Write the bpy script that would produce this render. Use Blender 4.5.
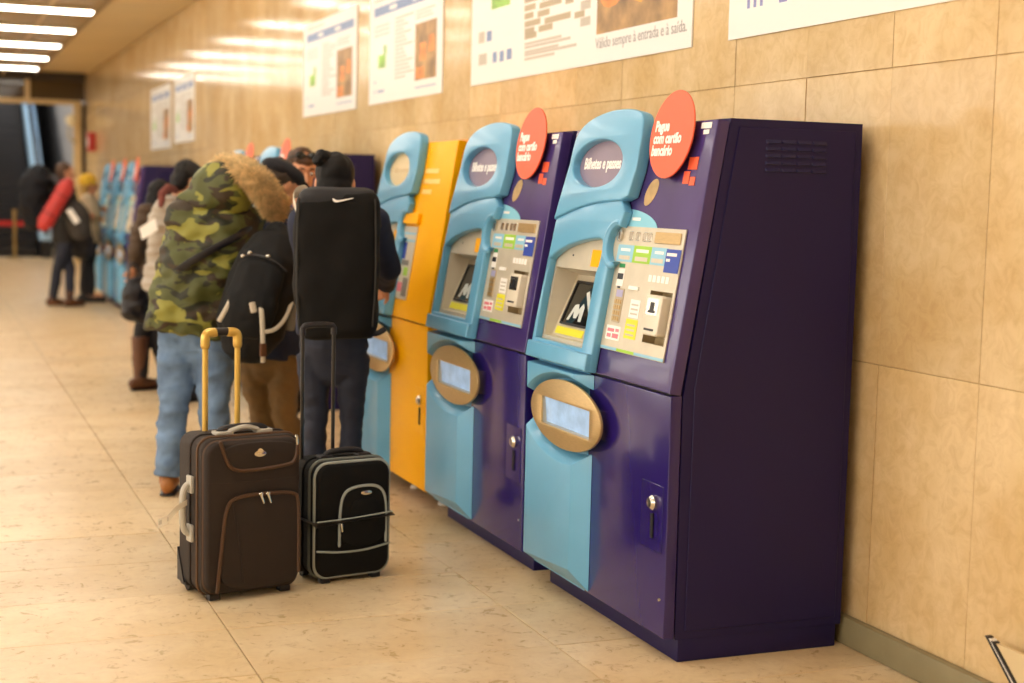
import bpy, bmesh, math, random
from mathutils import Vector, Matrix, noise
random.seed(4)
SC = bpy.context.scene
for o in list(bpy.data.objects): bpy.data.objects.remove(o)
COL = SC.collection
V = Vector
# ---------------------------------------------------------------- camera
CH, CF, YAW, PIT, ROL = 1.45, 1479.563, .378, .0976, .0228
FW = V((math.sin(YAW)*math.cos(PIT), math.cos(YAW)*math.cos(PIT), -math.sin(PIT)))
_r0 = V((math.cos(YAW), -math.sin(YAW), 0)); _u0 = _r0.cross(FW)
CR = _r0*math.cos(ROL)+_u0*math.sin(ROL); CU = -_r0*math.sin(ROL)+_u0*math.cos(ROL)
cam_d = bpy.data.cameras.new('camera'); cam = bpy.data.objects.new('camera', cam_d); COL.objects.link(cam)
cam.matrix_world = Matrix(((CR.x, CU.x, -FW.x, 0), (CR.y, CU.y, -FW.y, 0), (CR.z, CU.z, -FW.z, CH), (0, 0, 0, 1)))
cam_d.sensor_width = 36; cam_d.lens = CF*36/1024; cam_d.clip_start = .05; cam_d.clip_end = 120
cam_d.dof.use_dof = True; cam_d.dof.focus_distance = 4.95; cam_d.dof.aperture_fstop = 1.9
SC.camera = cam
# ---------------------------------------------------------------- world, exposure
w = bpy.data.worlds.new('world'); SC.world = w; w.use_nodes = True
w.node_tree.nodes['Background'].inputs[0].default_value = (1.0, .92, .80, 1)
w.node_tree.nodes['Background'].inputs[1].default_value = 2.6
SC.view_settings.view_transform = 'Standard'; SC.view_settings.look = 'None'
SC.view_settings.gamma = 1; SC.view_settings.use_curve_mapping = False
SC.view_settings.exposure = 0.92
LAMP_STRENGTH = 7.5
LAMP_COLOR = (1.0, .94, .83)

def P(px, py, Y):
    """photo pixel -> world point on the plane at depth Y along the wall"""
    d = FW+CR*((px-512)/CF)+CU*((341.5-py)/CF)
    return V((0, 0, CH))+d*(Y/d.y)

# ---------------------------------------------------------------- materials
MATS = {}
def srgb(h):
    c = [int(h[i:i+2], 16)/255 for i in (0, 2, 4)]
    return tuple((x/12.92 if x <= .04045 else ((x+.055)/1.055)**2.4) for x in c)
def mat(name, col, rough=.5, metal=0, var=0, scale=8, bump=0, bscale=60, spec=.5, emit=None, estr=0, coat=0, stretch=None, trans=0):
    if name in MATS: return MATS[name]
    m = bpy.data.materials.new(name); m.use_nodes = True; nt = m.node_tree; b = nt.nodes['Principled BSDF']
    c = srgb(col) if isinstance(col, str) else col
    b.inputs['Base Color'].default_value = (*c, 1); b.inputs['Roughness'].default_value = rough
    b.inputs['Metallic'].default_value = metal; b.inputs['Specular IOR Level'].default_value = spec
    if coat: b.inputs['Coat Weight'].default_value = coat; b.inputs['Coat Roughness'].default_value = .08
    if trans: b.inputs['Transmission Weight'].default_value = trans
    if emit: b.inputs['Emission Color'].default_value = (*emit, 1); b.inputs['Emission Strength'].default_value = estr
    if var or bump:
        tc = nt.nodes.new('ShaderNodeTexCoord'); src = tc.outputs['Object']
        if stretch:
            mp = nt.nodes.new('ShaderNodeMapping'); mp.inputs['Scale'].default_value = stretch
            nt.links.new(src, mp.inputs[0]); src = mp.outputs[0]
    if var:
        n = nt.nodes.new('ShaderNodeTexNoise'); n.inputs['Scale'].default_value = scale; n.inputs['Detail'].default_value = 5
        nt.links.new(src, n.inputs[0])
        r = nt.nodes.new('ShaderNodeValToRGB')
        r.color_ramp.elements[0].position = .3; r.color_ramp.elements[1].position = .7
        r.color_ramp.elements[0].color = (*[x*(1-var) for x in c], 1); r.color_ramp.elements[1].color = (*[min(1, x*(1+var)) for x in c], 1)
        nt.links.new(n.outputs[0], r.inputs[0]); nt.links.new(r.outputs[0], b.inputs['Base Color'])
    if bump:
        n2 = nt.nodes.new('ShaderNodeTexNoise'); n2.inputs['Scale'].default_value = bscale; n2.inputs['Detail'].default_value = 3
        nt.links.new(src, n2.inputs[0])
        bp = nt.nodes.new('ShaderNodeBump'); bp.inputs['Strength'].default_value = bump; bp.inputs['Distance'].default_value = .01
        nt.links.new(n2.outputs[0], bp.inputs['Height']); nt.links.new(bp.outputs[0], b.inputs['Normal'])
    MATS[name] = m
    return m

def stone(name, base, dark, light, rough, joints=None):
    m = bpy.data.materials.new(name); m.use_nodes = True; nt = m.node_tree; N = nt.nodes; L = nt.links
    b = N['Principled BSDF']; b.inputs['Roughness'].default_value = rough; b.inputs['Specular IOR Level'].default_value = .22
    tc = N.new('ShaderNodeTexCoord'); geo = N.new('ShaderNodeNewGeometry'); pos = geo.outputs['Position']
    oi = N.new('ShaderNodeObjectInfo')
    def nz(scale, det, rgh=.6, dist=0):
        n = N.new('ShaderNodeTexNoise'); n.inputs['Scale'].default_value = scale; n.inputs['Detail'].default_value = det
        n.inputs['Roughness'].default_value = rgh; n.inputs['Distortion'].default_value = dist; L.new(pos, n.inputs[0]); return n
    a = nz(2.2, 4); r1 = N.new('ShaderNodeValToRGB')
    r1.color_ramp.elements[0].position = .32; r1.color_ramp.elements[1].position = .68
    r1.color_ramp.elements[0].color = (*srgb(dark), 1); r1.color_ramp.elements[1].color = (*srgb(light), 1)
    e = r1.color_ramp.elements.new(.5); e.color = (*srgb(base), 1)
    L.new(a.outputs[0], r1.inputs[0])
    f = nz(16, 6, .7, 1.2); r2 = N.new('ShaderNodeValToRGB')
    r2.color_ramp.elements[0].position = .34; r2.color_ramp.elements[1].position = .58
    r2.color_ramp.elements[0].color = (.72, .62, .52, 1); r2.color_ramp.elements[1].color = (1, 1, 1, 1)
    L.new(f.outputs[0], r2.inputs[0])
    mx = N.new('ShaderNodeMixRGB'); mx.blend_type = 'MULTIPLY'; mx.inputs[0].default_value = .42
    L.new(r1.outputs[0], mx.inputs[1]); L.new(r2.outputs[0], mx.inputs[2])
    # slab-to-slab tone
    mr = N.new('ShaderNodeMapRange'); mr.inputs[3].default_value = .92; mr.inputs[4].default_value = 1.06
    L.new(oi.outputs['Random'], mr.inputs[0])
    hs = N.new('ShaderNodeHueSaturation'); L.new(mr.outputs[0], hs.inputs['Value']); L.new(mx.outputs[0], hs.inputs['Color'])
    out = hs.outputs[0]
    if joints:
        sx = N.new('ShaderNodeSeparateXYZ'); L.new(pos, sx.inputs[0])
        masks = []
        for axis, period, phase, wid in joints:
            ad = N.new('ShaderNodeMath'); ad.operation = 'SUBTRACT'; L.new(sx.outputs[axis], ad.inputs[0]); ad.inputs[1].default_value = phase
            dv = N.new('ShaderNodeMath'); dv.operation = 'DIVIDE'; L.new(ad.outputs[0], dv.inputs[0]); dv.inputs[1].default_value = period
            fr = N.new('ShaderNodeMath'); fr.operation = 'FRACT'; L.new(dv.outputs[0], fr.inputs[0])
            lt = N.new('ShaderNodeMath'); lt.operation = 'LESS_THAN'; L.new(fr.outputs[0], lt.inputs[0]); lt.inputs[1].default_value = wid/period
            masks.append(lt)
        mm = N.new('ShaderNodeMath'); mm.operation = 'MAXIMUM'; L.new(masks[0].outputs[0], mm.inputs[0]); L.new(masks[1].outputs[0], mm.inputs[1])
        jm = N.new('ShaderNodeMixRGB'); L.new(mm.outputs[0], jm.inputs[0]); L.new(out, jm.inputs[1]); jm.inputs[2].default_value = (*[x*.6 for x in srgb(base)], 1)
        out = jm.outputs[0]
    L.new(out, b.inputs['Base Color'])
    rr = N.new('ShaderNodeMapRange'); rr.inputs[3].default_value = rough*.8; rr.inputs[4].default_value = rough*1.35
    L.new(f.outputs[0], rr.inputs[0]); L.new(rr.outputs[0], b.inputs['Roughness'])
    MATS[name] = m; return m

def camo_mat():
    m = bpy.data.materials.new('camouflage cloth'); m.use_nodes = True; nt = m.node_tree; N = nt.nodes; L = nt.links
    b = N['Principled BSDF']; b.inputs['Roughness'].default_value = .62
    tc = N.new('ShaderNodeTexCoord'); mp = N.new('ShaderNodeMapping'); mp.inputs['Scale'].default_value = (1, 1, 1.75)
    L.new(tc.outputs['Object'], mp.inputs[0])
    prev = None
    base = srgb('4d5020')
    for seed, scale, th, col in ((0, 7.5, .54, '24240f'), (7.3, 8.5, .57, '36270f'), (3.1, 7.0, .575, '8a8634')):
        n = N.new('ShaderNodeTexNoise'); n.noise_dimensions = '4D'; n.inputs['W'].default_value = seed; n.inputs['Scale'].default_value = scale
        n.inputs['Detail'].default_value = 2.2; n.inputs['Roughness'].default_value = .5; n.inputs['Distortion'].default_value = .5
        L.new(mp.outputs[0], n.inputs['Vector'])
        r = N.new('ShaderNodeValToRGB'); r.color_ramp.elements[0].position = th-.008; r.color_ramp.elements[1].position = th+.008
        L.new(n.outputs[0], r.inputs[0])
        mx = N.new('ShaderNodeMixRGB'); L.new(r.outputs[0], mx.inputs[0])
        if prev is None: mx.inputs[1].default_value = (*base, 1)
        else: L.new(prev, mx.inputs[1])
        mx.inputs[2].default_value = (*srgb(col), 1); prev = mx.outputs[0]
    L.new(prev, b.inputs['Base Color']); MATS['camo'] = m; return m

M_WALL = stone('polished limestone wall', 'dcc091', 'd2b27e', 'e6cda2', .12)
M_WALLFAR = stone('polished limestone wall beyond', 'dcc091', 'd2b27e', 'e6cda2', .12, joints=((1, .49, 3.46, .012), (2, .94, -.002, .012)))
M_FLOOR = stone('polished stone floor', 'dec69e', 'd5ba8c', 'e6d2ae', .27)
M_FLOORFAR = stone('polished stone floor beyond', 'dec69e', 'd5ba8c', 'e6d2ae', .27, joints=((0, .975, .91, .008), (1, .49, .385, .008)))
M_JOINT = mat('mortar joint', '8b7146', .8); M_WJOINT = mat('pale wall joint', 'ccab79', .8)
M_PLAIN = mat('cream plaster', 'e2d2b0', .5)
M_CEILR = mat('painted ceiling board', 'd8c090', .42, var=.05, scale=.8)
M_CEILL = mat('bronze ceiling slat', 'a58c62', .5, metal=.3)
M_LAMPW = mat('window frame paint', 'cfc6b4', .5)
M_TRIM = mat('grey baseboard', '8c8263', .45, var=.1)
M_PURPLE = mat('indigo paint', '251763', .2, var=.05, scale=3, coat=.25)
M_PURPLE_SIDE = mat('indigo shaded side paint', '17104a', .42, var=.05, scale=2, spec=.35)  # indigo darkened, with the shade of the side put into the colour
M_FASCIA = mat('indigo fascia print', '40316e', .24, var=.12, scale=5, coat=.15)
M_BLUE = mat('sky blue plastic', '66a9cf', .3, var=.03, scale=6, coat=.15)
M_TEAL = mat('pale teal print', '86c9e0', .35)
M_ORANGE = mat('orange yellow paint', (1.0, .46, .0), .34, var=.03, scale=4, spec=.16)
M_ORANGESIDE = mat('darker orange side paint', (.85, .31, .002), .4, spec=.3)  # orange in a darker tone than the front, for the sides
M_BEIGE = mat('beige steel', 'cfc6b2', .36, metal=.25, var=.05, scale=14)
M_GOLD = mat('champagne brushed metal', 'c9ab78', .3, metal=.6, var=.08, scale=30, stretch=(1, 8, 8))
M_DARK = mat('black plastic', '17141a', .4)
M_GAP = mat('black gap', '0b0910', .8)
M_GLASS = mat('dark display glass', '1b1d1b', .06)
M_SCREENP = mat('display reflection print', 'c9cfcb', .3)
M_WHITE = mat('white print', 'f4f0ea', .5)
M_SILVER = mat('chrome', 'd9d4c8', .18, metal=.95)
M_SIGNOR = mat('coral sign', 'ea5f38', .45)
M_LIME = mat('lime print', '9ccb35', .45)
M_BAND = mat('pale blue print', '8fc5dd', .45)
M_NAVYP = mat('royal blue print', '2743a5', .45)
M_YELL = mat('yellow print', 'e3dd2c', .45)
M_REDP = mat('pink print', 'e07a86', .45)
M_TRAY = mat('pale blue glowing tray plastic', '9dc0ec', .12, var=.25, scale=14, emit=(.55, .72, 1.0), estr=.12)  # slight emission puts the flap's bluish reflected light into the plastic
M_WINDOW = mat('mauve sign face', '8d7f92', .25, var=.05)
M_WINDOWB = mat('cream sign face', 'e8cfa0', .25)
M_BLOB = mat('worn tan sticker', 'b79a6c', .6, var=.2, scale=25)
M_PAPER = mat('poster paper', 'efece6', .35)
M_PBLUE = mat('poster blue', '7d93bd', .4)
M_PGREY = mat('poster text', 'c4bcae', .5)
M_PGREEN = mat('poster green', '8fbf4a', .4, var=.4, scale=9)
M_PPHOTO = mat('poster photograph', 'a8824e', .4, var=.55, scale=7)
M_PORANGE = mat('poster orange', 'dd8a3c', .4, var=.3, scale=12)
M_SKIN = mat('skin', 'c98d68', .5, var=.06, scale=12)
M_EYEW = mat('eye white', 'e6e0d8', .2); M_IRIS = mat('iris', '2a1c12', .1)

# ---------------------------------------------------------------- mesh helpers
def link(name, me, m=None, parent=None, loc=None, smooth=None):
    o = bpy.data.objects.new(name, me); COL.objects.link(o)
    if m is not None and me is not None:
        me.materials.clear(); me.materials.append(m)
    if parent: o.parent = parent
    if loc is not None: o.location = loc
    return o
def finish(me, ang=.6):
    for p in me.polygons: p.use_smooth = True
    me.set_sharp_from_angle(angle=ang)
    return me
class MB:
    def __init__(s): s.v = []; s.f = []
    def add(s, vs, fs):
        k = len(s.v); s.v += [V(v) for v in vs]; s.f += [tuple(i+k for i in f) for f in fs]; return s
    def box(s, x0, x1, y0, y1, z0, z1):
        vs = [(x, y, z) for z in (z0, z1) for y in (y0, y1) for x in (x0, x1)]
        return s.add(vs, [(0, 2, 3, 1), (4, 5, 7, 6), (0, 1, 5, 4), (2, 6, 7, 3), (0, 4, 6, 2), (1, 3, 7, 5)])
    def quad(s, a, b, c, d): return s.add([a, b, c, d], [(0, 1, 2, 3)])
    def loft(s, rings, cap0=True, cap1=True, closed=True):
        n = len(rings[0]); k = len(s.v)
        for r in rings: s.v += [V(p) for p in r]
        for i in range(len(rings)-1):
            for j in range(n if closed else n-1):
                a = k+i*n+j; b = k+i*n+(j+1) % n; s.f.append((a, b, b+n, a+n))
        if cap0: s.f.append(tuple(k+j for j in reversed(range(n))))
        if cap1: s.f.append(tuple(k+(len(rings)-1)*n+j for j in range(n)))
        return s
    def tube(s, pts, rad, n=12, side=None, round_ends=False, closed=False):
        """rad: number or list of number / (a,b); a along side axis"""
        pts = [V(p) for p in pts]; m = len(pts)
        rad = [rad]*m if not isinstance(rad, list) else rad
        rad = [(r, r) if not isinstance(r, tuple) else r for r in rad]
        if round_ends:
            d0 = (pts[0]-pts[1]).normalized(); d1 = (pts[-1]-pts[-2]).normalized()
            a0 = rad[0]; a1 = rad[-1]; q0 = []; q1 = []; w0 = []; w1 = []
            for t in (80, 60, 35): 
                k = math.radians(t); q0.append(pts[0]+d0*min(a0)*math.sin(k)); w0.append((a0[0]*math.cos(k), a0[1]*math.cos(k)))
            for t in (35, 60, 80):
                k = math.radians(t); q1.append(pts[-1]+d1*min(a1)*math.sin(k)); w1.append((a1[0]*math.cos(k), a1[1]*math.cos(k)))
            pts = q0+pts+q1; rad = w0+rad+w1; m = len(pts)
        rings = []; prev = None
        for i, p in enumerate(pts):
            if closed: t = pts[(i+1) % m]-pts[i-1]
            else: t = pts[min(i+1, m-1)]-pts[max(i-1, 0)]
            t.normalize()
            if side is not None: e = V(side)-t*V(side).dot(t)
            elif prev is not None: e = prev-t*prev.dot(t)
            else: e = t.orthogonal()
            if e.length < 1e-5: e = t.orthogonal()
            e.normalize(); prev = e; g = t.cross(e)
            rings.append([p+e*rad[i][0]*math.cos(a)+g*rad[i][1]*math.sin(a) for a in [2*math.pi*j/n for j in range(n)]])
        if closed: rings.append(rings[0]); return s.loft(rings, False, False)
        return s.loft(rings)
    def ell(s, c, r, axes=None, n=16, m=10):
        c = V(c); ax = axes or (V((1, 0, 0)), V((0, 1, 0)), V((0, 0, 1)))
        rings = []
        for i in range(1, m):
            th = math.pi*i/m
            rings.append([c+ax[0]*r[0]*math.sin(th)*math.cos(2*math.pi*j/n)+ax[1]*r[1]*math.sin(th)*math.sin(2*math.pi*j/n)-ax[2]*r[2]*math.cos(th) for j in range(n)])
        return s.loft(rings)
    def lathe(s, prof, c=(0, 0, 0), n=20, axis='z'):
        rings = []
        for r, h in prof:
            ring = []
            for j in range(n):
                a = 2*math.pi*j/n; x, y = r*math.cos(a), r*math.sin(a)
                ring.append(V(c)+(V((x, y, h)) if axis == 'z' else V((h, x, y)) if axis == 'x' else V((y, h, x))))
            rings.append(ring)
        return s.loft(rings)
    def mesh(s, bevel=0, seg=2, ang=.6, mtx=None, offset=None):
        me = bpy.data.meshes.new('m'); 
        off = V(offset) if offset is not None else V((0, 0, 0))
        me.from_pydata([tuple(v-off) for v in s.v], [], s.f)
        bm = bmesh.new(); bm.from_mesh(me)
        bmesh.ops.recalc_face_normals(bm, faces=bm.faces)
        if bevel:
            ed = [e for e in bm.edges if len(e.link_faces) == 2 and e.calc_face_angle(0) > .5]
            bmesh.ops.bevel(bm, geom=ed, offset=bevel, segments=seg, affect='EDGES', profile=.6, clamp_overlap=True)
        bm.to_mesh(me); bm.free()
        if mtx is not None: me.transform(mtx)
        return finish(me, ang)
    def obj(s, name, m, parent=None, bevel=0, seg=2, ang=.6, mtx=None, loc=None, offset=None):
        return link(name, s.mesh(bevel, seg, ang, mtx, offset), m, parent, loc)
def evald(o):
    dg = bpy.context.evaluated_depsgraph_get()
    me = bpy.data.meshes.new_from_object(o.evaluated_get(dg)); return me
def plate(splines, c0, c1, bevel=0, seg=3, mtx=None):
    """flat shape (outer outline and holes) extruded from c0 to c1 along local z"""
    cu = bpy.data.curves.new('c', 'CURVE'); cu.dimensions = '2D'; cu.fill_mode = 'BOTH'
    for pts in splines:
        sp = cu.splines.new('POLY'); sp.points.add(len(pts)-1)
        for i, p in enumerate(pts): sp.points[i].co = (p[0], p[1], 0, 1)
        sp.use_cyclic_u = True
    cu.extrude = (c1-c0)/2-bevel; cu.bevel_depth = bevel; cu.bevel_resolution = seg-1 if bevel else 0
    if bevel: cu.offset = -bevel
    o = bpy.data.objects.new('c', cu); COL.objects.link(o)
    me = evald(o); bpy.data.objects.remove(o); bpy.data.curves.remove(cu)
    bm = bmesh.new(); bm.from_mesh(me); bmesh.ops.remove_doubles(bm, verts=bm.verts, dist=1e-5); bm.to_mesh(me); bm.free()
    me.transform(Matrix.Translation((0, 0, (c0+c1)/2)))
    if mtx is not None: me.transform(mtx)
    return finish(me, .5)
def textmesh(s, size, x, y, c, mtx=None, sx=1.0, bold=.0, align='LEFT', spacing=1.0, line=.9):
    cu = bpy.data.curves.new('t', 'FONT'); cu.body = s; cu.size = size; cu.align_x = align; cu.offset = bold; cu.extrude = .0004
    cu.space_character = spacing; cu.space_line = line; cu.resolution_u = 3
    o = bpy.data.objects.new('t', cu); COL.objects.link(o); me = evald(o)
    bpy.data.objects.remove(o); bpy.data.curves.remove(cu)
    me.transform(Matrix.Translation((x, y, c)) @ Matrix.Diagonal((sx, 1, 1, 1)))
    if mtx is not None: me.transform(mtx)
    return me
def tag(o, label=None, cat=None, group=None, kind=None):
    if label: o['label'] = label
    if cat: o['category'] = cat
    if group: o['group'] = group
    if kind: o['kind'] = kind
    return o
def empty(name, loc=(0, 0, 0), rz=0):
    o = bpy.data.objects.new(name, None); COL.objects.link(o); o.location = loc; o.rotation_euler = (0, 0, rz)
    o.empty_display_size = .1; return o
def copy_tree(o, parent=None):
    c = o.copy(); COL.objects.link(c); c.parent = parent
    for ch in [x for x in bpy.data.objects if x.parent == o]: copy_tree(ch, c)
    return c
def ell2(cx, cy, a, b, n=40): return [(cx+a*math.cos(2*math.pi*i/n), cy+b*math.sin(2*math.pi*i/n)) for i in range(n)]
def rect2(x0, x1, y0, y1, r=0, n=5):
    if not r: return [(x0, y0), (x1, y0), (x1, y1), (x0, y1)]
    out = []
    for cx, cy, a0 in ((x1-r, y0+r, -90), (x1-r, y1-r, 0), (x0+r, y1-r, 90), (x0+r, y0+r, 180)):
        for i in range(n+1):
            a = math.radians(a0+90*i/n); out.append((cx+r*math.cos(a), cy+r*math.sin(a)))
    return out
def smooth2(pts, it=2, closed=True):
    for _ in range(it):
        q = []
        n = len(pts)
        for i in range(n if closed else n-1):
            a = V((*pts[i], 0)); b = V((*pts[(i+1) % n], 0)); q.append(tuple((a*.75+b*.25)[:2])); q.append(tuple((a*.25+b*.75)[:2]))
        if not closed: q = [pts[0]]+q+[pts[-1]]
        pts = q
    return pts
def smooth3(pts, it=2):
    pts = [V(p) for p in pts]
    for _ in range(it):
        q = [pts[0]]
        for a, b in zip(pts, pts[1:]): q += [a*.75+b*.25, a*.25+b*.75]
        pts = q+[pts[-1]]
    return pts

# ================================================================ SETTING
XW, HC, YF = 2.834, 3.55, 29.3          # wall plane, ceiling height, end of hall
XL, YB = -4.6, -4.0
FX0, FY0, FNX, FNY = -2.015, 3.325, 5, 20    # built floor slabs: first corner, columns, rows
fl = MB(); ymax = FY0+FNY*.49
fl.box(XL, XW+.1, YB, FY0, -.2, 0); fl.box(XL, FX0, FY0, ymax, -.2, 0); fl.box(FX0, XW+.1, FY0, ymax, -.2, -.008); fl.box(XL, 4.6, ymax, 41, -.2, 0)
floor = tag(fl.obj('floor', M_FLOORFAR), kind='structure')
floor.data.materials.append(M_JOINT)
for p in floor.data.polygons:
    if abs(p.center.z+.008) < .002: p.material_index = 1
tile_me = MB().box(.002, .973, .002, .488, -.03, 0).mesh(bevel=.0015, seg=1); 
for i in range(FNX):
    for j in range(FNY):
        x0 = FX0+i*.975
        me = tile_me
        o = link('floor_tile', me, M_FLOOR, floor, (x0, FY0+j*.49, random.uniform(-.0008, .0008)))
# right wall with stone panels
wl = MB(); PY0, PNY = 2.48, 28; pymax = PY0+PNY*.49
wl.box(XW, XW+.2, YB, PY0, 0, HC); wl.box(XW+.006, XW+.2, PY0, pymax, 0, HC); wl.box(XW, XW+.2, pymax, YF+.15, 0, HC)
wall = tag(wl.obj('wall_right', M_WALLFAR), kind='structure'); wall.data.materials.append(M_WJOINT)
for p in wall.data.polygons:
    if abs(p.center.x-XW-.006) < .002: p.material_index = 1
rows = ((0, .94), (.94, 1.88), (1.88, 2.82), (2.82, 3.55))
pm = [MB().box(0, .03, .0015, .4885, a+.0015, b-.0015).mesh(bevel=.001, seg=1) for a, b in rows]
for j in range(PNY):
    for k in range(4): link('wall_panel', pm[k], M_WALL, wall, (XW+random.uniform(-.0012, .0012), PY0+j*.49, 0))
tag(MB().box(XW-.035, XW-.002, YB, YF, 0, .095).obj('baseboard_right', M_TRIM, bevel=.008), kind='structure')
# left wall: glazed front of the hall, daylight enters here
WY = [-3.2+3.1*i for i in range(7)]; wz0, wz1, ww = .5, 3.1, 2.5
b = MB(); b.box(XL-.2, XL, YB, 41, 0, wz0); b.box(XL-.2, XL, YB, 41, wz1, HC); b.box(XL-.2, XL, YB, WY[0], wz0, wz1); b.box(XL-.2, XL, WY[-1]+ww, 41, wz0, wz1)
for y in WY[:-1]: b.box(XL-.2, XL, y+ww, y+3.1, wz0, wz1)
tag(b.obj('wall_left', M_PLAIN), kind='structure')
for i, y in enumerate(WY):
    wf = tag(empty('window_%d' % (i+1), (XL-.1, y, wz0)), kind='structure')
    for a, c in ((0, .06), (ww/2-.03, ww/2+.03), (ww-.06, ww)): MB().box(-.04, .04, a, c, 0, wz1-wz0).obj('window_frame', M_LAMPW, wf)
    for a, c in ((0, .06), (wz1-wz0-.06, wz1-wz0)): MB().box(-.038, .038, .06, ww-.06, a, c).obj('window_frame', M_LAMPW, wf)
tag(MB().box(XL, XW, YB-.2, YB, 0, HC).obj('wall_back', M_PLAIN), kind='structure')
# ceiling: bronze bays with lamps on the left, plain boards along the wall
ceil = tag(MB().box(XL, XW+.2, YB, YF+.2, HC+.02, HC+.2).obj('ceiling', M_CEILR), kind='structure')
YL = [18.2+2.3*k for k in range(-7, 5)]
bay = MB().box(XL+.02, 1.93, .012, 2.288, 0, .04).mesh(bevel=.004, seg=1)
board = MB().box(1.96, XW-.012, .004, 2.296, 0, .04).mesh(bevel=.003, seg=1)
yy = YB+.1
k = 0
while yy < YF-2.3:
    link('ceiling_panel', bay, M_CEILL, ceil, (0, YL[0]-1.15-4*2.3+k*2.3 if False else yy, HC-.02))
    link('ceiling_board', board, M_CEILR, ceil, (0, yy, HC-.02)); yy += 2.3; k += 1
M_LAMP = mat('lamp diffuser', 'ffffff', .5, emit=LAMP_COLOR, estr=LAMP_STRENGTH)
M_LAMPB = mat('lamp housing', 'b9a888', .4)
def lamp(y):
    t = empty('strip_lamp', (0, y, HC-.02))
    MB().box(-1.8, 1.86, -.16, .16, -.05, -.001).obj('housing', M_LAMPB, t, bevel=.004)
    MB().box(-1.78, 1.85, -.13, .13, -.062, -.051).obj('diffuser', M_LAMP, t, bevel=.003)
    return tag(t, 'long white fluorescent strip lamp across the bronze ceiling', 'ceiling lamp', 'strip lamps in a row on the ceiling')
l0 = lamp(YL[0])
for i, y in enumerate(YL[1:]):
    c = copy_tree(l0); c.location = (0, y, HC-.02)
    if i >= len(YL)-6: c['label'] = 'white fluorescent strip lamp, %s along the ceiling from the portal header' % ('fifth', 'fourth', 'third', 'second', 'first')[i-len(YL)+6]
l0['label'] = 'white fluorescent strip lamp farthest from the portal header'
for px in (1.35,):
    tag(MB().box(px-.02, px+.02, YB+.1, YF-.1, HC-.06, HC-.0705).obj('trim_1', M_CEILR), kind='structure')
tag(MB().box(1.935, 1.955, YB+.1, YF-.1, HC-.035, HC+.02).obj('trim_2', M_CEILL), kind='structure')
# end of the hall: portal with transom glass
M_PORT = mat('bronze portal frame', 'd8bf8e', .4)
M_TRANS = mat('brown transom glass', '4a3a22', .08)
tag(MB().box(XL, XW, YF-.1, YF+.1, HC-.13, HC+.02).obj('trim_3', mat('dark header', '35281a', .5)), kind='structure')
pt = tag(empty('door_1', (0, YF, 0)), kind='structure')
MB().box(2.62, 2.76, -.08, .08, 0, 2.98).obj('post', M_PORT, pt, bevel=.01)
MB().box(-1.5, -1.36, -.08, .08, 0, 2.98).obj('post', M_PORT, pt, bevel=.01)
MB().box(-4.5, 2.76, -.09, .09, 2.98, 3.06).obj('transom_bar', M_PORT, pt, bevel=.01)
for x in (1.75, -.4): MB().box(x, x+.09, -.05, .05, 3.06, HC-.13).obj('mullion', M_PORT, pt, bevel=.006)
for a, b in ((-.31, 1.75), (1.84, 2.83), (-4.5, -.4)): MB().box(a+.002, b-.002, -.012, .012, 3.06, HC-.13).obj('transom_pane', M_TRANS, pt)
tag(MB().box(2.762, XW-.001, YF-.06, YF+.1, 0, 3.0).obj('trim_4', mat('dark post', '2c2318', .5)), kind='structure')
M_HALL = mat('grey hall wall', '8a8685', .5, var=.12, scale=1.5, stretch=(1, 4, .3))
tag(MB().box(2.85, 3.0, YF+.12, 41, 0, 8).obj('wall_hall', M_HALL), kind='structure')
tag(MB().box(XL, 3.0, 41, 41.2, 0, 8).obj('wall_end', mat('dark end wall', '1c1b1e', .7)), kind='structure')
tag(MB().box(XL, 4.6, YF+.25, 41.2, 8, 8.2).obj('ceiling_hall', mat('dark hall soffit', '232126', .7)), kind='structure')
# escalator
es = empty('escalator', (0, 31.6, 0))
M_STEP = mat('dark escalator step', '17161b', .35, metal=.3); M_RISER = mat('escalator riser', '2c2a30', .4, metal=.3)
step = MB().box(-.6, 2.12, 0, .42, 0, .2).mesh(bevel=.012, seg=1)
for i in range(26): link('step', step, M_STEP if i % 2 else M_RISER, es, (0, i*.36, i*.2))
dz = .2/.36
for x0, x1 in ((2.16, 2.36), (-.8, -.64)):
    b = MB(); b.loft([[(x, -.3, .35), (x, .3, .35), (x, 9.3, 9*dz+.35), (x, 9.3, 9.0*dz+.95), (x, .3, .95), (x, -.3, .9)] for x in (x0, x1)])
    b.obj('balustrade', mat('pale blue balustrade', '9fbfd8', .3, emit=(.6, .8, 1), estr=.05), es, bevel=.01)
    MB().loft([[(x, -.3, 0), (x, 9.3, 0), (x, 9.3, 9*dz+.348), (x, .3, .348), (x, -.3, .348)] for x in (x0, x1)]).obj('skirt_panel', M_STEP, es)
    MB().tube(smooth3([((x0+x1)/2, -.35, .5), ((x0+x1)/2, -.45, .9), ((x0+x1)/2, -.2, 1.0), ((x0+x1)/2, .3, 1.0), ((x0+x1)/2, 9.3, 9.0*dz+1.0)]), .05, 10).obj('handrail', M_DARK, es)
tag(es, 'dark moving staircase with pale blue side panel beyond the portal', 'escalator')
# added fill lamp, out of view, brightens the escalator hall
hl = empty('hall_fill_lamp', (2.84, 35, 4.6))
MB().box(-.1, 0, -.6, .6, -.06, .06).obj('housing', M_LAMPB, hl, bevel=.01)
MB().box(-.12, -.101, -.58, .58, -.05, .05).obj('diffuser', mat('hall fill diffuser', 'ffffff', .5, emit=(.75, .87, 1), estr=110), hl)
tag(hl, 'added cool white fill lamp, unseen, brightening the grey escalator hall', 'fill lamp')

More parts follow.
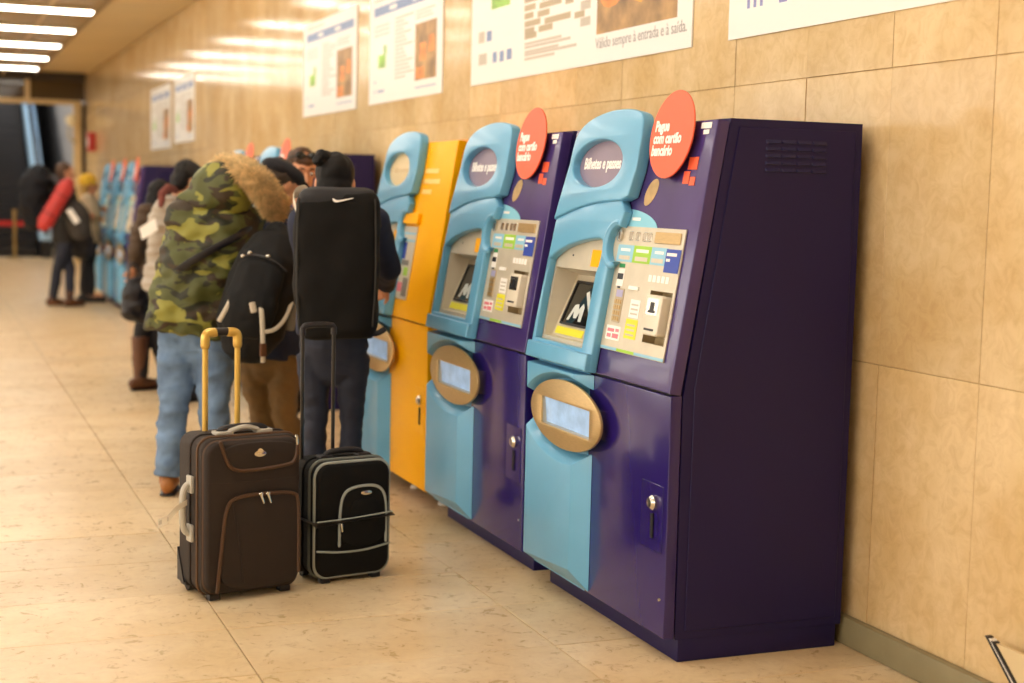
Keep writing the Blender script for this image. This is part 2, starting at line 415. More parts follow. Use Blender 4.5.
# ---------------------------------------------------------------- posters on the wall
def poster(y0, y1, z0, z1, label, big=False, variant=0):
    """y0 near edge, y1 far edge; local x runs from far to near (as read), y up"""
    W = y1-y0; H = z1-z0
    t = empty('poster', (XW-.002, y1, z0), -math.pi/2)
    Q = Matrix(((1, 0, 0, 0), (0, 0, -1, 0), (0, 1, 0, 0), (0, 0, 0, 1)))   # x right, y up, normal out of the wall
    link('paper', plate([rect2(0, W, 0, H)], 0, .006, mtx=Q), M_PAPER, t)
    def pr(name, m, rects, c=.0063):
        b = MB(); fine = name == 'text_line' or len(rects) > 6
        for x0, x1, a, d in rects:
            b.add([Q @ V((x0, a, c)), Q @ V((x1, a, c)), Q @ V((x1, d, c)), Q @ V((x0, d, c))], [(0, 1, 2, 3)])
            if not fine: b.obj(name, m, t); b = MB()
        if fine: tag(b.obj(name, m, t), kind='stuff')
    rnd = random.Random(int(y0*10))
    if not big:
        pr('header_band', M_PBLUE, [(W*.07, W*.95, H*.80, H*.885)])
        pr('band_print', M_WHITE, [(W*a, W*(a+.1), H*.825, H*.86) for a in (.3, .62)], .0066)
        pr('text_line', M_PGREY, [(W*.07, W*(.3+.2*rnd.random()), H*.935, H*.95)]+[(W*.38, W*(.5+.16*rnd.random()), H*(.72-.035*i), H*(.735-.035*i)) for i in range(16)]+[(W*.66, W*(.85+.07*rnd.random()), H*(.66+.03*i), H*(.672+.03*i)) for i in range(3)]+[(W*.07, W*.3, H*(.62+.04*i), H*(.632+.04*i)) for i in range(3)])
        pr('photo_print', M_PPHOTO, [(W*.66, W*.93, H*.14, H*.62)])
        pr('photo_detail', M_PORANGE, [(W*.67, W*.78, H*.15, H*.25), (W*.72, W*.8, H*.3, H*.45), (W*.83, W*.9, H*.36, H*.5)], .0066)
        pr('green_picture', M_PGREEN, [(W*.14, W*.25, H*.32, H*.44), (W*.22, W*.26, H*.44, H*.52)])
        pr('icon', M_PBLUE, [(W*.08, W*.1, H*.19, H*.21), (W*.08, W*.1, H*.1, H*.12), (W*.13, W*.23, H*.1, H*.12)])
        pr('footer_line', M_PBLUE, [(W*.66, W*.93, H*.075, H*.085)])
    elif variant == 0:
        def px(a, b): # pixel on the wall -> local x, y
            d = FW+CR*((a-512)/CF)+CU*((341.5-b)/CF); q = V((0, 0, CH))+d*(XW/d.x); return y1-q.y, q.z-z0
        pr('photo_print', M_PPHOTO, [(px(598, 35)[0], px(679, 17)[0], px(598, 35)[1], H*.75)])
        x, y = px(598, 35)
        link('photo_detail', plate([smooth2([(x+.02, y+.1), (x+.3, y+.12), (x+.38, y+.42), (x+.15, y+.5), (x+.02, y+.35)])], .0064, .0069, mtx=Q), M_PORANGE, t)
        link('photo_detail', plate([smooth2([(x+.28, y+.14), (x+.5, y+.08), (x+.66, y+.34), (x+.42, y+.4)], 1)], .0069, .0074, mtx=Q), mat('poster ochre', 'e0a83a', .4), t)
        link('photo_detail', plate([smooth2([(x+.34, y+.3), (x+.5, y+.26), (x+.6, y+.6), (x+.4, y+.6)], 1)], .0074, .0079, mtx=Q), mat('poster violet', '8a78a8', .4), t)
        a, b = px(597, 52); tag(link('caption', textmesh('Válido sempre à entrada e à saída.', .07, a, b+.012, .0066, Q, sx=.9), mat('poster caption', 'a39d9c', .5), t), kind='stuff')
        a, b = px(493, 10)
        pr('green_picture', M_PGREEN, [(a, a+.27, b, b+.25)])
        lines = []
        for py, x2 in ((38, 563), (41.5, 572), (46, 560), (49, 578), (53, 556)):
            a, b = px(526, py+8); c2, _ = px(x2, py); lines.append((a, c2, b, b+.014))
        for py, x2 in ((4, 595), (12, 562), (17, 572), (25, 556)):
            a, b = px(526, py+8); c2, _ = px(x2, py)
        pr('text_line', M_PGREY, lines)
        tan = mat('poster tan text', 'b8a98c', .5); words = []
        for py, widths in ((2, (14, 9)), (10, (11, 22, 8)), (18, (9, 12)), (26, (16, 26, 10)), (33, (10, 14)), (38, (12,))):
            qx = 526
            for wd in widths:
                a, b = px(qx, py+2+(526-qx)*.18); c2, _ = px(qx+wd, py); words.append((a, c2, b, b+.03)); qx += wd+4
        pr('text_block', tan, words)
        ic = []
        for ax, ay in ((480, 36), (488, 36), (488.5, 37)): pass
        for q0, q1, r0, r1 in ((488, 493, 42, 34), (494, 498, 63, 55), (501, 505, 62, 54), (508, 513, 60, 52)):
            a, b = px(q0, r0); c2, _ = px(q1, r0); ic.append((a, c2, b, b+.055))
        pr('icon', M_PBLUE, ic)
        ic = []
        for q0, q1, r0 in ((480, 486, 44), (480, 488, 66)):
            a, b = px(q0, r0); c2, _ = px(q1, r0); ic.append((a, c2, b, b+.06))
        pr('icon', M_PGREY, ic)
        pr('price_column', M_PGREY, [(px(582, 20)[0], px(592, 20)[0], px(582, 27)[1]+i*.075, px(582, 27)[1]+i*.075+.04) for i in range(6)])
    else:
        def px(a, b):
            d = FW+CR*((a-512)/CF)+CU*((341.5-b)/CF); q = V((0, 0, CH))+d*(XW/d.x); return y1-q.y, q.z-z0
        x, y = px(749, 9)
        pr('icon', mat('poster dusk blue', '8f94c6', .4), [(x+.045*i, x+.045*i+.02, y, y+.085) for i in range(3)]+[(x, x+.11, y+.0852, y+.1), (px(781, 3)[0], px(789, 3)[0], px(781, 3)[1], px(781, 3)[1]+.08)])
        pr('text_line', M_PGREY, [(.6, .9+.5*rnd.random(), .3+.05*i, .32+.05*i) for i in range(8)])
    return tag(t, label, 'poster')
poster(3.45, 4.978, 2.055, 3.2, 'white printed poster above the indigo machine with the side vent', True, 1)
poster(5.268, 7.826, 2.055, 3.2, 'wide white poster with orange photo and caption under it', True, 0)
poster(8.324, 9.864, 2.048, 2.765, 'white price poster with green picture, the one next to the wide orange-photo poster')
poster(10.193, 11.767, 2.042, 2.76, 'white price poster beside another one, above the bent man in the cap')
poster(16.95, 18.4, 2.0, 2.76, 'small far white poster over the distant ticket machines, nearer of two')
poster(18.7, 20.4, 1.96, 2.75, 'farthest white poster on the stone wall, towards the escalator')

# ================================================================ TICKET MACHINES
MW = 1.06
US = V((0, .161, .987)).normalized(); UN = V((0, -.987, .161)).normalized()
M_UP = Matrix(((1, US.x, UN.x, 0), (0, US.y, UN.y, 0), (0, US.z, UN.z, .9), (0, 0, 0, 1)))
M_LO = Matrix(((1, 0, 0, 0), (0, 0, -1, 0), (0, 1, 0, 0), (0, 0, 0, 1)))
def up(name, m, t, splines, c0, c1, bevel=0, seg=3): return link(name, plate(splines, c0, c1, bevel, seg, M_UP), m, t)
def lo(name, m, t, splines, c0, c1, bevel=0, seg=3): return link(name, plate(splines, c0, c1, bevel, seg, M_LO), m, t)
def upr(name, m, t, rects, c=.004, th=.0012):
    for x0, x1, a, d in rects: o = link(name, MB().box(x0, x1, a, d, c-th, c).mesh(mtx=M_UP), m, t)
    return o
def lens(cx, cz, a, b, x0, x1, sign, n=16):
    out = []
    for i in range(n+1):
        x = x0+(x1-x0)*i/n; out.append((x, cz+sign*b*math.sqrt(max(0, 1-((x-cx)/a)**2))))
    return out
def machine(orange=False):
    t = empty('ticket_machine')
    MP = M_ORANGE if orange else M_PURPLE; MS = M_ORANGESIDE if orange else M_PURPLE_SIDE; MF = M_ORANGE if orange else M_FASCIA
    # cabinet: open-fronted shell
    prof = [(.043, .075), (.655, .075), (.655, 1.705), (.176, 1.705), (.046, .862), (.043, .85)]
    b = MB(); th = .02
    for x0, x1 in ((0, th), (MW-th, MW)): b.loft([[(x0, y, z) for y, z in prof], [(x1, y, z) for y, z in prof]])
    b.box(th, MW-th, .63, .655, .075, 1.705); b.box(th, MW-th, .176, .63, 1.685, 1.705); b.box(th, MW-th, .043, .63, .075, .1); b.box(th, MW-th, .043, .63, .835, .855)
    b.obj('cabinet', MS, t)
    for x in (-.004, MW):
        pp = [(.075, .1), (.63, .1), (.63, 1.68), (.205, 1.68), (.08, .87)]
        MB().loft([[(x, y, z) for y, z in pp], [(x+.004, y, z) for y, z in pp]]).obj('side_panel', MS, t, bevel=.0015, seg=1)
    if not orange:
        MB().box(.03, MW-.004, .055, .64, 0, .0748).obj('plinth', MS, t, bevel=.004)
        lm = MB().loft([[(0, 0, 0), (0, .055, 0), (0, .055, .012), (0, 0, .012)], [(.007, .005, .001), (.007, .05, .001), (.001, .05, .012), (.001, .005, .012)]]).mesh()
        for r in range(5):
            for c in range(4): link('vent_louver', lm, MS, t, (MW+.0038, (.3+c*.056), 1.545+r*.022))
    else:
        MB().box(.03, MW-.03, .1, .6, .03, .0748).obj('plinth', M_DARK, t, bevel=.004)
        for x in (.12, .55, .98):
            for y in (.12, .56): MB().lathe([(.028, 0), (.028, .012), (.012, .016), (.012, .03)], (x, y, 0), 12).obj('levelling_foot', M_PAPER, t)
    # ---- lower door
    d = lo('door', MP, t, [rect2(.46, MW, .08, .848)], -.041, .0, .006)
    lp = lo('lock_plate', MP, d, [rect2(.885, 1.035, .345, .56, .004)], .0005, .003, .001, 1)
    MB().lathe([(.022, 0), (.024, -.008), (.016, -.018), (.0, -.019)], (.975, -.0031, .5), 14, 'y').obj('lock_barrel', M_SILVER, d)
    MB().box(.962, .980, -.008, -.0031, .385, .465).obj('handle_slot', M_GAP, d, bevel=.002)
    if not orange: MB().lathe([(.006, 0), (.005, -.004), (0, -.005)], (1.03, -.0002, .2), 10, 'y').obj('rivet', M_SILVER, d)
    # ---- lower blue column
    col = MB().box(0, .4595, .001, .041, .08, .848).obj('blue_column', M_BLUE, t)
    cx, cz = .33, .682
    def loft2(base, front, cb, cf, nm):
        r0 = [M_LO @ V((x, z, cb)) for x, z in base]; r1 = [M_LO @ V((x*.75+u*.25 if False else u, z2, cf)) for (x, z), (u, z2) in zip(base, front)]
        return MB().loft([r0, r1]).obj(nm, M_BLUE, col, bevel=.004, seg=2)
    base = [(.5, .846), (0, .846)]+lens(cx, cz, .345, .126, 0, .5, 1); front = [(.425, .842), (.004, .842)]+lens(cx, cz, .36, .15, .004, .425, 1)
    loft2(base, front, .0004, .048, 'upper_relief')
    base = [(.5, .085), (0, .085)]+lens(cx, cz, .345, .126, 0, .5, -1); front = [(.425, .15), (.004, .12)]+lens(cx, cz, .37, .165, .004, .425, -1)
    loft2(base, front, .0004, .048, 'lower_relief')
    dz = lo('delivery_tray', M_GOLD, t, [ell2(cx, .685, .307, .123, 64), rect2(.125, .545, .63, .728, .004)], .026, .038, .003)
    rx0, rx1, rz0, rz1 = .125, .545, .63, .728
    b = MB()
    b.quad((rx0, -.03, rz0), (rx0, .07, rz0), (rx0, .07, rz1), (rx0, -.03, rz1)); b.quad((rx1, -.03, rz0), (rx1, .07, rz0), (rx1, .07, rz1), (rx1, -.03, rz1))
    b.quad((rx0, -.03, rz1), (rx1, -.03, rz1), (rx1, .0, rz1), (rx0, .0, rz1)); b.quad((rx0, -.03, rz0), (rx1, -.03, rz0), (rx1, .0, rz0), (rx0, .0, rz0))
    b.obj('tray_lining', M_BEIGE, dz)
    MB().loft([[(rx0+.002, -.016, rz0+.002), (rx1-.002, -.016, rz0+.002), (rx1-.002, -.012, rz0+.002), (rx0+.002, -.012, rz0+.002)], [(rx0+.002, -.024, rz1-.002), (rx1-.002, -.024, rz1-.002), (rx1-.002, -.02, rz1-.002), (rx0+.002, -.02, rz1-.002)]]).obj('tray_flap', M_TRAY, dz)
    # ---- upper fascia
    hole_scr = rect2(.04, .44, .045, .30)
    hole_rd = rect2(.825, .985, .09, .268)
    if not orange:
        f = up('fascia', MF, t, [rect2(0, MW, -.045, .812), hole_scr, hole_rd], -.045, 0, .006)
    else:
        f = up('fascia', MF, t, [rect2(0, MW, -.045, .812), hole_scr], -.045, 0, .006)
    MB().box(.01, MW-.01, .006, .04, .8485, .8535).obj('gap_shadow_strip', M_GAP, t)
    # blue hood with oval window
    hood = [(.033, .47), (.06, .57), (.09, .67), (.098, .74), (.115, .79), (.2, .835), (.36, .861), (.5, .862), (.6, .85), (.636, .83), (.646, .76), (.645, .65), (.618, .56), (.6, .51)]
    arc = [(.6-.567*i/14, .545-.075*((i/14)**2.2)) for i in range(1, 14)]
    outline = hood[:2]+smooth2(hood[2:11], 2, False)+hood[11:13]+arc
    hd = up('blue_hood', M_BLUE, t, [outline, ell2(.325, .675, .205, .084, 48)], .001, .046, .008)
    wd = up('window_sign', M_WINDOWB if orange else M_WINDOW, hd, [ell2(.325, .675, .212, .091, 48)], .002, .014)
    if orange: link('window_text', textmesh('Bilhetes e passes', .05, .31, .662, .0145, M_UP, sx=.72, align='CENTER'), mat('faded text', 'd9c39a', .5), hd)
    else: link('window_text', textmesh('Bilhetes e passes', .056, .31, .662, .0145, M_UP, sx=.80, bold=.0016, align='CENTER'), M_WHITE, hd)
    # blue screen frame with scallop round the coin slot
    sc = [(.558+.058*math.cos(a), .400+.062*math.sin(a)) for a in [math.radians(70+i*(220/12)) for i in range(13)]]
    fo = [(.0, -.043), (.003, .1), (.012, .22), (.033, .485)]+[(.6-.567*i/14, .545-.075*((i/14)**2.2)+.004) for i in range(13, 0, -1)]+[(.598, .51), (.583, .475)]+sc+[(.540, .32), (.535, .1), (.534, -.043)]
    op = [(.024, .03), (.027, .2), (.034, .325)]+smooth2([(.034, .325), (.1, .358), (.2, .386), (.33, .406), (.44, .414), (.465, .405), (.472, .37), (.468, .33), (.452, .29)], 2, False)+[(.449, .2), (.447, .03)]
    fr = up('blue_screen_frame', M_BLUE, t, [fo, op], .001, .036, .009)
    lip = [(x, y) for x, y in sc]
    MB().tube([M_UP @ V((.558+.075*math.cos(a), .400+.075*math.sin(a), .03)) for a in [math.radians(85+i*(190/14)) for i in range(15)]], .010, 8, round_ends=True).obj('scallop_lip', M_BLUE, fr)
    up('frame_sill', M_BLUE, fr, [rect2(.001, .533, -.044, .016)], .002, .052, .009)
    # bezel and recessed display
    bz = up('display_bezel', M_BEIGE, t, [[(.02, .028), (.02, .335), (.1, .37), (.25, .41), (.44, .43), (.47, .4), (.47, .33), (.452, .3), (.452, .028)], rect2(.04, .44, .045, .30)], .0005, .003)
    x0, x1, s0, s1, dp, db = .04, .44, .045, .30, -.085, -.022
    b = MB(); q = lambda x, s, c: M_UP @ V((x, s, c))
    bx0, bx1, bs0, bs1 = .05, .43, .05, .285
    for A in (((x0, s0), (x0, s1), (bx0, bs1), (bx0, bs0)), ((x1, s0), (bx1, bs0), (bx1, bs1), (x1, s1)), ((x0, s1), (x1, s1), (bx1, bs1), (bx0, bs1)), ((x0, s0), (bx0, bs0), (bx1, bs0), (x1, s0))):
        front = [p for p in A if p in ((x0, s0), (x0, s1), (x1, s0), (x1, s1))]
        dd = lambda p: (.003 if p in front else (dp if p[1] == bs1 else db))
        b.add([q(p[0], p[1], dd(p)) for p in A], [(0, 1, 2, 3)])
    b.add([q(bx0, bs0, db), q(bx1, bs0, db), q(bx1, bs1, dp), q(bx0, bs1, dp)], [(0, 1, 2, 3)])
    b.obj('recess', M_BEIGE, bz)
    # display lies on the tilted floor of the recess
    e1 = (q(bx1, bs0, db)-q(bx0, bs0, db)).normalized(); e2 = (q(bx0, bs1, dp)-q(bx0, bs0, db)); Ls = e2.length; e2.normalize(); e3 = e1.cross(e2)
    o0 = q(bx0, bs0, db)
    MD = Matrix(((e1.x, e2.x, e3.x, o0.x), (e1.y, e2.y, e3.y, o0.y), (e1.z, e2.z, e3.z, o0.z), (0, 0, 0, 1)))
    wS = bx1-bx0
    link('display_frame', plate([rect2(.035, wS-.03, .045, Ls-.025, .006), rect2(.045, wS-.04, .053, Ls-.033)], .001, .008, mtx=MD), M_DARK, bz)
    link('display_glass', plate([rect2(.043, wS-.038, .051, Ls-.031)], .001, .004, mtx=MD), M_GLASS, bz)
    pr = [[(.075, .065), (.095, .065), (.11, .1), (.125, .075), (.15, .075), (.16, .1), (.175, .065), (.2, .065), (.185, .12), (.165, .135), (.145, .11), (.13, .13), (.1, .125)], [(.15, .175), (.17, .185), (.25, .11), (.235, .1)]]
    link('display_image_glare', plate(pr, .004, .0044, mtx=MD), M_SCREENP, bz)  # diagonal white streak is a painted lamp reflection beside the screen image
    link('yellow_sticker', plate([rect2(.02, wS-.12, .008, .036)], .001, .0025, mtx=MD), M_YELL, bz)
    upr('orange_sticker', M_ORANGE, bz, [(.335, .455, .315, .375)], .0046)
    upr('bezel_slot', M_DARK, bz, [(.17, .18, .345, .352)], .0046)
    # ---- payment panel
    if not orange:
        up('teal_arc', M_TEAL, t, [[(.53, .455)]+[(.53+.26*math.cos(a), .455+.07*math.sin(a)) for a in [math.radians(90-90*i/12) for i in range(13)]][::-1]], .0002, .002)
        upr('arc_print', M_WHITE, t, [(.60, .66, .486, .496)], .0028)
        px0, px1 = .47, .995
        pn = up('payment_panel', M_BEIGE, t, [rect2(px0, px1, .045, .465), rect2(.83, .98, .095, .263)], .0002, .006, .001, 1)
        upr('colour_band', M_BAND, pn, [(.54, .66, .345, .402), (.79, .9, .345, .402)], .0072)
        upr('colour_band', M_LIME, pn, [(.66, .79, .345, .402)], .0072)
        upr('band_print', M_WHITE, pn, [(.68, .77, .38, .391), (.565, .635, .381, .39), (.815, .875, .381, .39)], .0078)
        upr('band_slot', M_BEIGE, pn, [(.56, .64, .352, .366), (.68, .77, .352, .366), (.8, .88, .352, .366)], .0082)
        upr('blue_sign', M_NAVYP, pn, [(.895, .992, .325, .40)], .0085)
        upr('sign_print', M_WHITE, pn, [(.902, .968, .378, .388), (.902, .928, .36, .369)], .0092)
        upr('bottom_band', M_BAND, pn, [(px0+.06, px1, .047, .056)], .0072)
        upr('bottom_band', M_LIME, pn, [(.66, .79, .047, .056)], .0074)
        # coin slot and metal plates of the top row
        MBc = MB(); MBc.tube([M_UP @ V((.545, .432, .006)), M_UP @ V((.545, .432, .014))], .021, 20)
        cn = MBc.obj('coin_slot', M_SILVER, pn)
        upr('coin_slit', M_DARK, cn, [(.543, .548, .42, .444)], .0152)
        for x in (.61, .66, .71, .745): up('metal_plate', M_SILVER, pn, [rect2(x, x+.03, .418, .448, .004)], .006, .009, .001, 1)
        up('note_plate', M_GOLD, pn, [rect2(.80, .975, .415, .452, .004)], .006, .010, .001, 1)
        # keypad, icons, stickers
        upr('status_icon', mat('green print', '2f8f54', .4), pn, [(.575, .615, .325, .338)], .0072)
        upr('status_icon', M_DARK, pn, [(.573, .615, .285, .305), (.585, .605, .25, .262)], .0072)
        upr('status_icon', M_WHITE, pn, [(.571, .62, .262, .322)], .0068)
        up('card_slot', M_WHITE, pn, [rect2(.675, .745, .255, .268, .003)], .006, .011, .001, 1)
        kp = up('keypad', mat('keypad steel', 'bfae90', .35, metal=.5), pn, [rect2(.585, .645, .14, .255, .004)], .006, .009, .001, 1)
        for r in range(4):
            for c in range(3): up('key', M_GOLD, kp, [rect2(.591+c*.017, .604+c*.017, .146+r*.019, .16+r*.019)], .009, .012)
        upr('key_display', mat('lilac print', 'a9a6cc', .3), kp, [(.593, .64, .226, .25)], .0102)
        upr('yellow_sticker', M_YELL, pn, [(.695, .78, .095, .16)], .0072); upr('white_sticker', M_WHITE, pn, [(.705, .775, .165, .225)], .0072)
        upr('sticker_line', M_PGREY, pn, [(.715, .765, .175+.015*i, .181+.015*i) for i in range(3)]+[(.705, .765, .105+.016*i, .111+.016*i) for i in range(3)], .0078)
        upr('pink_sticker', M_WHITE, pn, [(.56, .665, .08, .128)], .0072); upr('sticker_print', M_REDP, pn, [(.57, .60, .088, .1), (.61, .655, .087, .102), (.57, .62, .107, .118), (.63, .655, .109, .119)], .0079)
        upr('icon_row', M_WHITE, pn, [(.80+.03*i, .822+.03*i, .29, .312) for i in range(5)], .0072)
        # receipt printer in its recess
        b = MB(); rx0, rx1, r0, r1 = .83, .98, .095, .263
        for A in (((rx0, r0, .005), (rx0, r1, .005), (rx0, r1, -.04), (rx0, r0, -.04)), ((rx1, r0, .005), (rx1, r1, .005), (rx1, r1, -.04), (rx1, r0, -.04)), ((rx0, r1, .005), (rx1, r1, .005), (rx1, r1, -.04), (rx0, r1, -.04)), ((rx0, r0, .005), (rx1, r0, .005), (rx1, r0, -.04), (rx0, r0, -.04)), ((rx0, r0, -.04), (rx1, r0, -.04), (rx1, r1, -.04), (rx0, r1, -.04))):
            b.add([M_UP @ V(p) for p in A], [(0, 1, 2, 3)])
        b.obj('printer_recess', mat('tan recess', 'a8946f', .4), pn)
        pt_ = up('ticket_printer', mat('printer ivory', 'dcd3c0', .35), pn, [rect2(.85, .965, .12, .25, .012)], -.039, .03, .006)
        upr('printer_window', M_SILVER, pt_, [(.868, .947, .185, .238)], .0312); upr('printer_icon', M_DARK, pt_, [(.895, .92, .2, .226), (.885, .93, .192, .2)], .0325); upr('printer_slot', M_DARK, pt_, [(.875, .94, .135, .142)], .0312)
        # round coral sign standing off the fascia
        sg = up('round_sign', M_SIGNOR, t, [ell2(.822, .766, .145, .143, 48)], .022, .028, .001, 1)
        for s, yy in (('Pague', .778), ('com cartão', .738), ('bancário', .698)):
            link('sign_text', textmesh(s, .048, .706, yy, .0287, M_UP, sx=.86, bold=.002), M_WHITE, sg)
        up('sign_bracket', M_DARK, sg, [ell2(.822, .72, .03, .03, 16)], .0002, .022)
        upr('emblem', M_SIGNOR, t, [(.925, .985, .655, .695), (.905, .945, .61, .65), (.95, .985, .605, .632)], .002)
        upr('top_label', M_WHITE, t, [(.965, 1.03, .784, .803), (.985, 1.02, .766, .78)], .002)
        up('worn_sticker', M_BLOB, t, [smooth2([(.665, .53), (.72, .55), (.75, .6), (.735, .63), (.69, .62), (.655, .575)])], .0003, .0014)
    else:
        pn = up('payment_panel', M_BEIGE, t, [rect2(.5, .70, .045, .40)], .0002, .006, .001, 1)
        upr('colour_band', M_BAND, pn, [(.52, .7, .325, .335), (.52, .7, .36, .37)], .0072); upr('colour_band', M_LIME, pn, [(.6, .66, .16, .2)], .0072)
        upr('pink_sticker', M_REDP, pn, [(.54, .61, .08, .125)], .0072); upr('keypad', M_NAVYP, pn, [(.54, .59, .24, .32)], .0072); upr('reader', mat('reader grey', '7c7468', .4), pn, [(.55, .66, .21, .235), (.62, .69, .06, .15)], .0085)
        up('orange_shoulder', M_ORANGE, t, [rect2(.47, .72, .41, .465, .006)], .0002, .02, .006)
        for i, x2 in enumerate((.86, .9, .8)): upr('fascia_print', mat('pale orange text', 'ffd27a', .4), t, [(.66, x2, .66-.05*i, .682-.05*i)], .0012)
    return t
def place(t, y_near, label, group=None):
    t.location = (2.127, y_near+MW, 0); t.rotation_euler = (0, 0, -math.pi/2); tag(t, label, 'ticket machine', group); return t
G = 'ticket machines along the wall'
m1 = place(machine(), 4.02, 'indigo and blue ticket machine with vented side panel, at the open end of the row', G)
m3 = place(machine(True), 6.40, 'orange-yellow and blue ticket machine beside the woman with the duffel', G)
for y, lab in ((5.21, 'indigo and blue ticket machine standing between the orange one and the end one'),
               (9.55, 'ticket machine whose plain indigo side shows behind the woman with the bun'),
               (10.74, 'ticket machine with only its blue hood showing above the fur-hooded parka'),
               (17.0, 'distant ticket machine with tall indigo side, next to the bent people'),
               (18.19, 'middle ticket machine of the distant row of three'),
               (19.38, 'distant ticket machine that the person in the yellow hat is using')):
    place(copy_tree(m1), y, lab, G)

# ================================================================ LUGGAGE
M_BROWN = mat('brown nylon', '23160d', .72, var=.12, scale=40, bump=.25, bscale=350)
M_BROWNP = mat('brown piping', '4a311c', .55)
M_BLACKN = mat('black nylon', '080706', .75, spec=.25, var=.15, scale=40, bump=.25, bscale=350)
M_GREYP = mat('silver grey piping', '9aa09a', .4)
M_GOLDT = mat('gold tube', 'd8b45c', .3, metal=.55)
M_PLS = mat('silver grey plastic', 'b5b0a4', .35)
def qf(y): # front face matrix: x right, y up, normal toward -y at depth y
    return Matrix(((1, 0, 0, 0), (0, 0, -1, y), (0, 1, 0, 0), (0, 0, 0, 1)))
def pipe(name, pts, r, m, t, y, it=2, n=6): # pts in (x,z) on the front face at depth y
    return MB().tube(smooth3([(x, y, z) for x, z in pts], it), r, n, round_ends=True).obj(name, m, t)
def loop(name, pts, r, m, t, y): return MB().tube([(x, y, z) for x, z in pts], r, 6, closed=True).obj(name, m, t)
def wheel(t, x, y, r=.026):
    h = MB().box(x-.03, x+.03, y-.03, y+.03, .02, .075).obj('wheel_housing', M_DARK, t, bevel=.012)
    MB().lathe([(.008, -.014), (r, -.012), (r, .012), (.008, .014)], (x, y, r), 18, 'x').obj('wheel', mat('rubber', '26221e', .6), h)
    MB().lathe([(.009, -.0155), (.009, .0155)], (x, y, r), 10, 'x').obj('hub', M_PLS, h)
def suitcase_brown():
    t = empty('suitcase', (.887, 5.115, 0), math.radians(11.5)); t.scale = (1.035,)*3; W, D, z0, z1 = .362, .235, .018, .56
    link('body', plate([rect2(0, W, z0, z1, .045, 6)], -D, -.02, .012, 3, qf(0)), M_BROWN, t)
    # front shell, slightly raised
    f = link('front_shell', plate([rect2(.006, W-.006, z0+.008, z1-.008, .05, 6)], -.03, 0, .018, 4, qf(0)), M_BROWN, t)
    loop('edge_piping', rect2(.008, W-.008, z0+.01, z1-.01, .048, 6), .006, M_BROWNP, t, .021)
    loop('zip_track', rect2(-.001, W+.001, z0-.001, z1+.001, .046, 6), .006, mat('zip tape', '54391f', .6), t, .055)
    loop('edge_piping', rect2(-.001, W+.001, z0-.001, z1+.001, .046, 6), .005, M_BROWN, t, .12)
    lp = link('lower_pocket', plate([smooth2([(.045, .035), (.335, .035), (.345, .09), (.345, .33), (.33, .358), (.22, .365), (.1, .36), (.075, .33), (.06, .2)], 2)], -.01, .014, .008, 3, qf(0)), M_BROWN, t)
    pipe('pocket_piping', [(.045, .04), (.062, .2), (.075, .32), (.1, .36), (.22, .366), (.33, .36), (.346, .33), (.346, .08)], .007, M_BROWNP, lp, -.012, 3)
    pipe('pocket_seam', [(.14, .06), (.125, .2), (.1, .34)], .003, M_BROWN, lp, -.0145)
    for x in (.2, .226):
        MB().tube([(x, -.02, .362), (x+.008, -.024, .335)], [.006, .004], 8, round_ends=True).obj('zip_pull', M_SILVER, lp)
        MB().ell((x, -.019, .366), (.01, .006, .006)).obj('zip_slider', M_SILVER, lp)
    pipe('seam', [(.02, .415), (.08, .408), (.345, .412)], .004, mat('dark brown seam', '251810', .7), t, .0)
    upk = link('upper_pocket', plate([smooth2([(.06, .545), (.085, .48), (.11, .455), (.18, .448), (.3, .458), (.338, .475), (.342, .545)], 2)], -.012, .008, .006, 3, qf(0)), M_BROWN, t)
    pipe('pocket_piping', [(.058, .552), (.08, .485), (.1, .455), (.16, .446), (.3, .456), (.336, .468), (.343, .55)], .007, M_BROWNP, upk, -.006, 3)
    bd = link('badge', plate([ell2(.2, .505, .022, .011, 24)], .0085, .0125, .001, 2, qf(0)), M_SILVER, upk)
    link('badge_arch', plate([smooth2([(.186, .511), (.196, .524), (.207, .521), (.213, .513)], 2)], .0085, .0115, mtx=qf(0)), M_SILVER, bd)
    MB().tube([(.335, -.01, .555), (.337, -.012, .53)], .006, 8, round_ends=True).obj('zip_pull', M_SILVER, upk)
    # top carry handle
    h = MB().tube(smooth3([(.09, .10, z1+.003), (.105, .10, z1+.022), (.18, .10, z1+.026), (.255, .10, z1+.022), (.27, .10, z1+.003)], 2), [(.02, .007)]*14 if False else .012, 10).obj('carry_handle', M_DARK, t)
    for a, b in ((.075, .14), (.225, .285)): MB().box(a, b, .075, .125, z1, z1+.014).obj('handle_mount', M_PLS, h, bevel=.006)
    MB().tube(smooth3([(.13, .085, z1+.014), (.18, .078, z1+.03), (.23, .085, z1+.014)], 2), .009, 8, round_ends=True).obj('handle_grip', M_PLS, h)
    # side handle and luggage tag on the left flank
    sh = MB().tube(smooth3([(-.001, .11, .40), (-.03, .11, .385), (-.034, .11, .31), (-.03, .11, .235), (-.001, .11, .22)], 2), .012, 10).obj('side_handle', M_PLS, t)
    for z in (.395, .225): MB().box(-.012, .002, .085, .135, z-.03, z+.03).obj('handle_mount', M_PLS, sh, bevel=.006)
    tg = MB().loft([[(-.02, .1, .345), (-.06, .08, .335), (-.10, .075, .30), (-.13, .08, .29)], [(-.02, .1, .325), (-.06, .08, .312), (-.10, .075, .272), (-.13, .08, .26)]], False, False, False).obj('luggage_tag', mat('tag paper', 'e9e2d2', .5), t)
    MB().loft([[(-.095, .0745, .297), (-.128, .0795, .285)], [(-.095, .0745, .283), (-.128, .0795, .27)]], False, False, False).obj('tag_print', M_PGREY, tg)
    # telescopic handle
    th = MB()
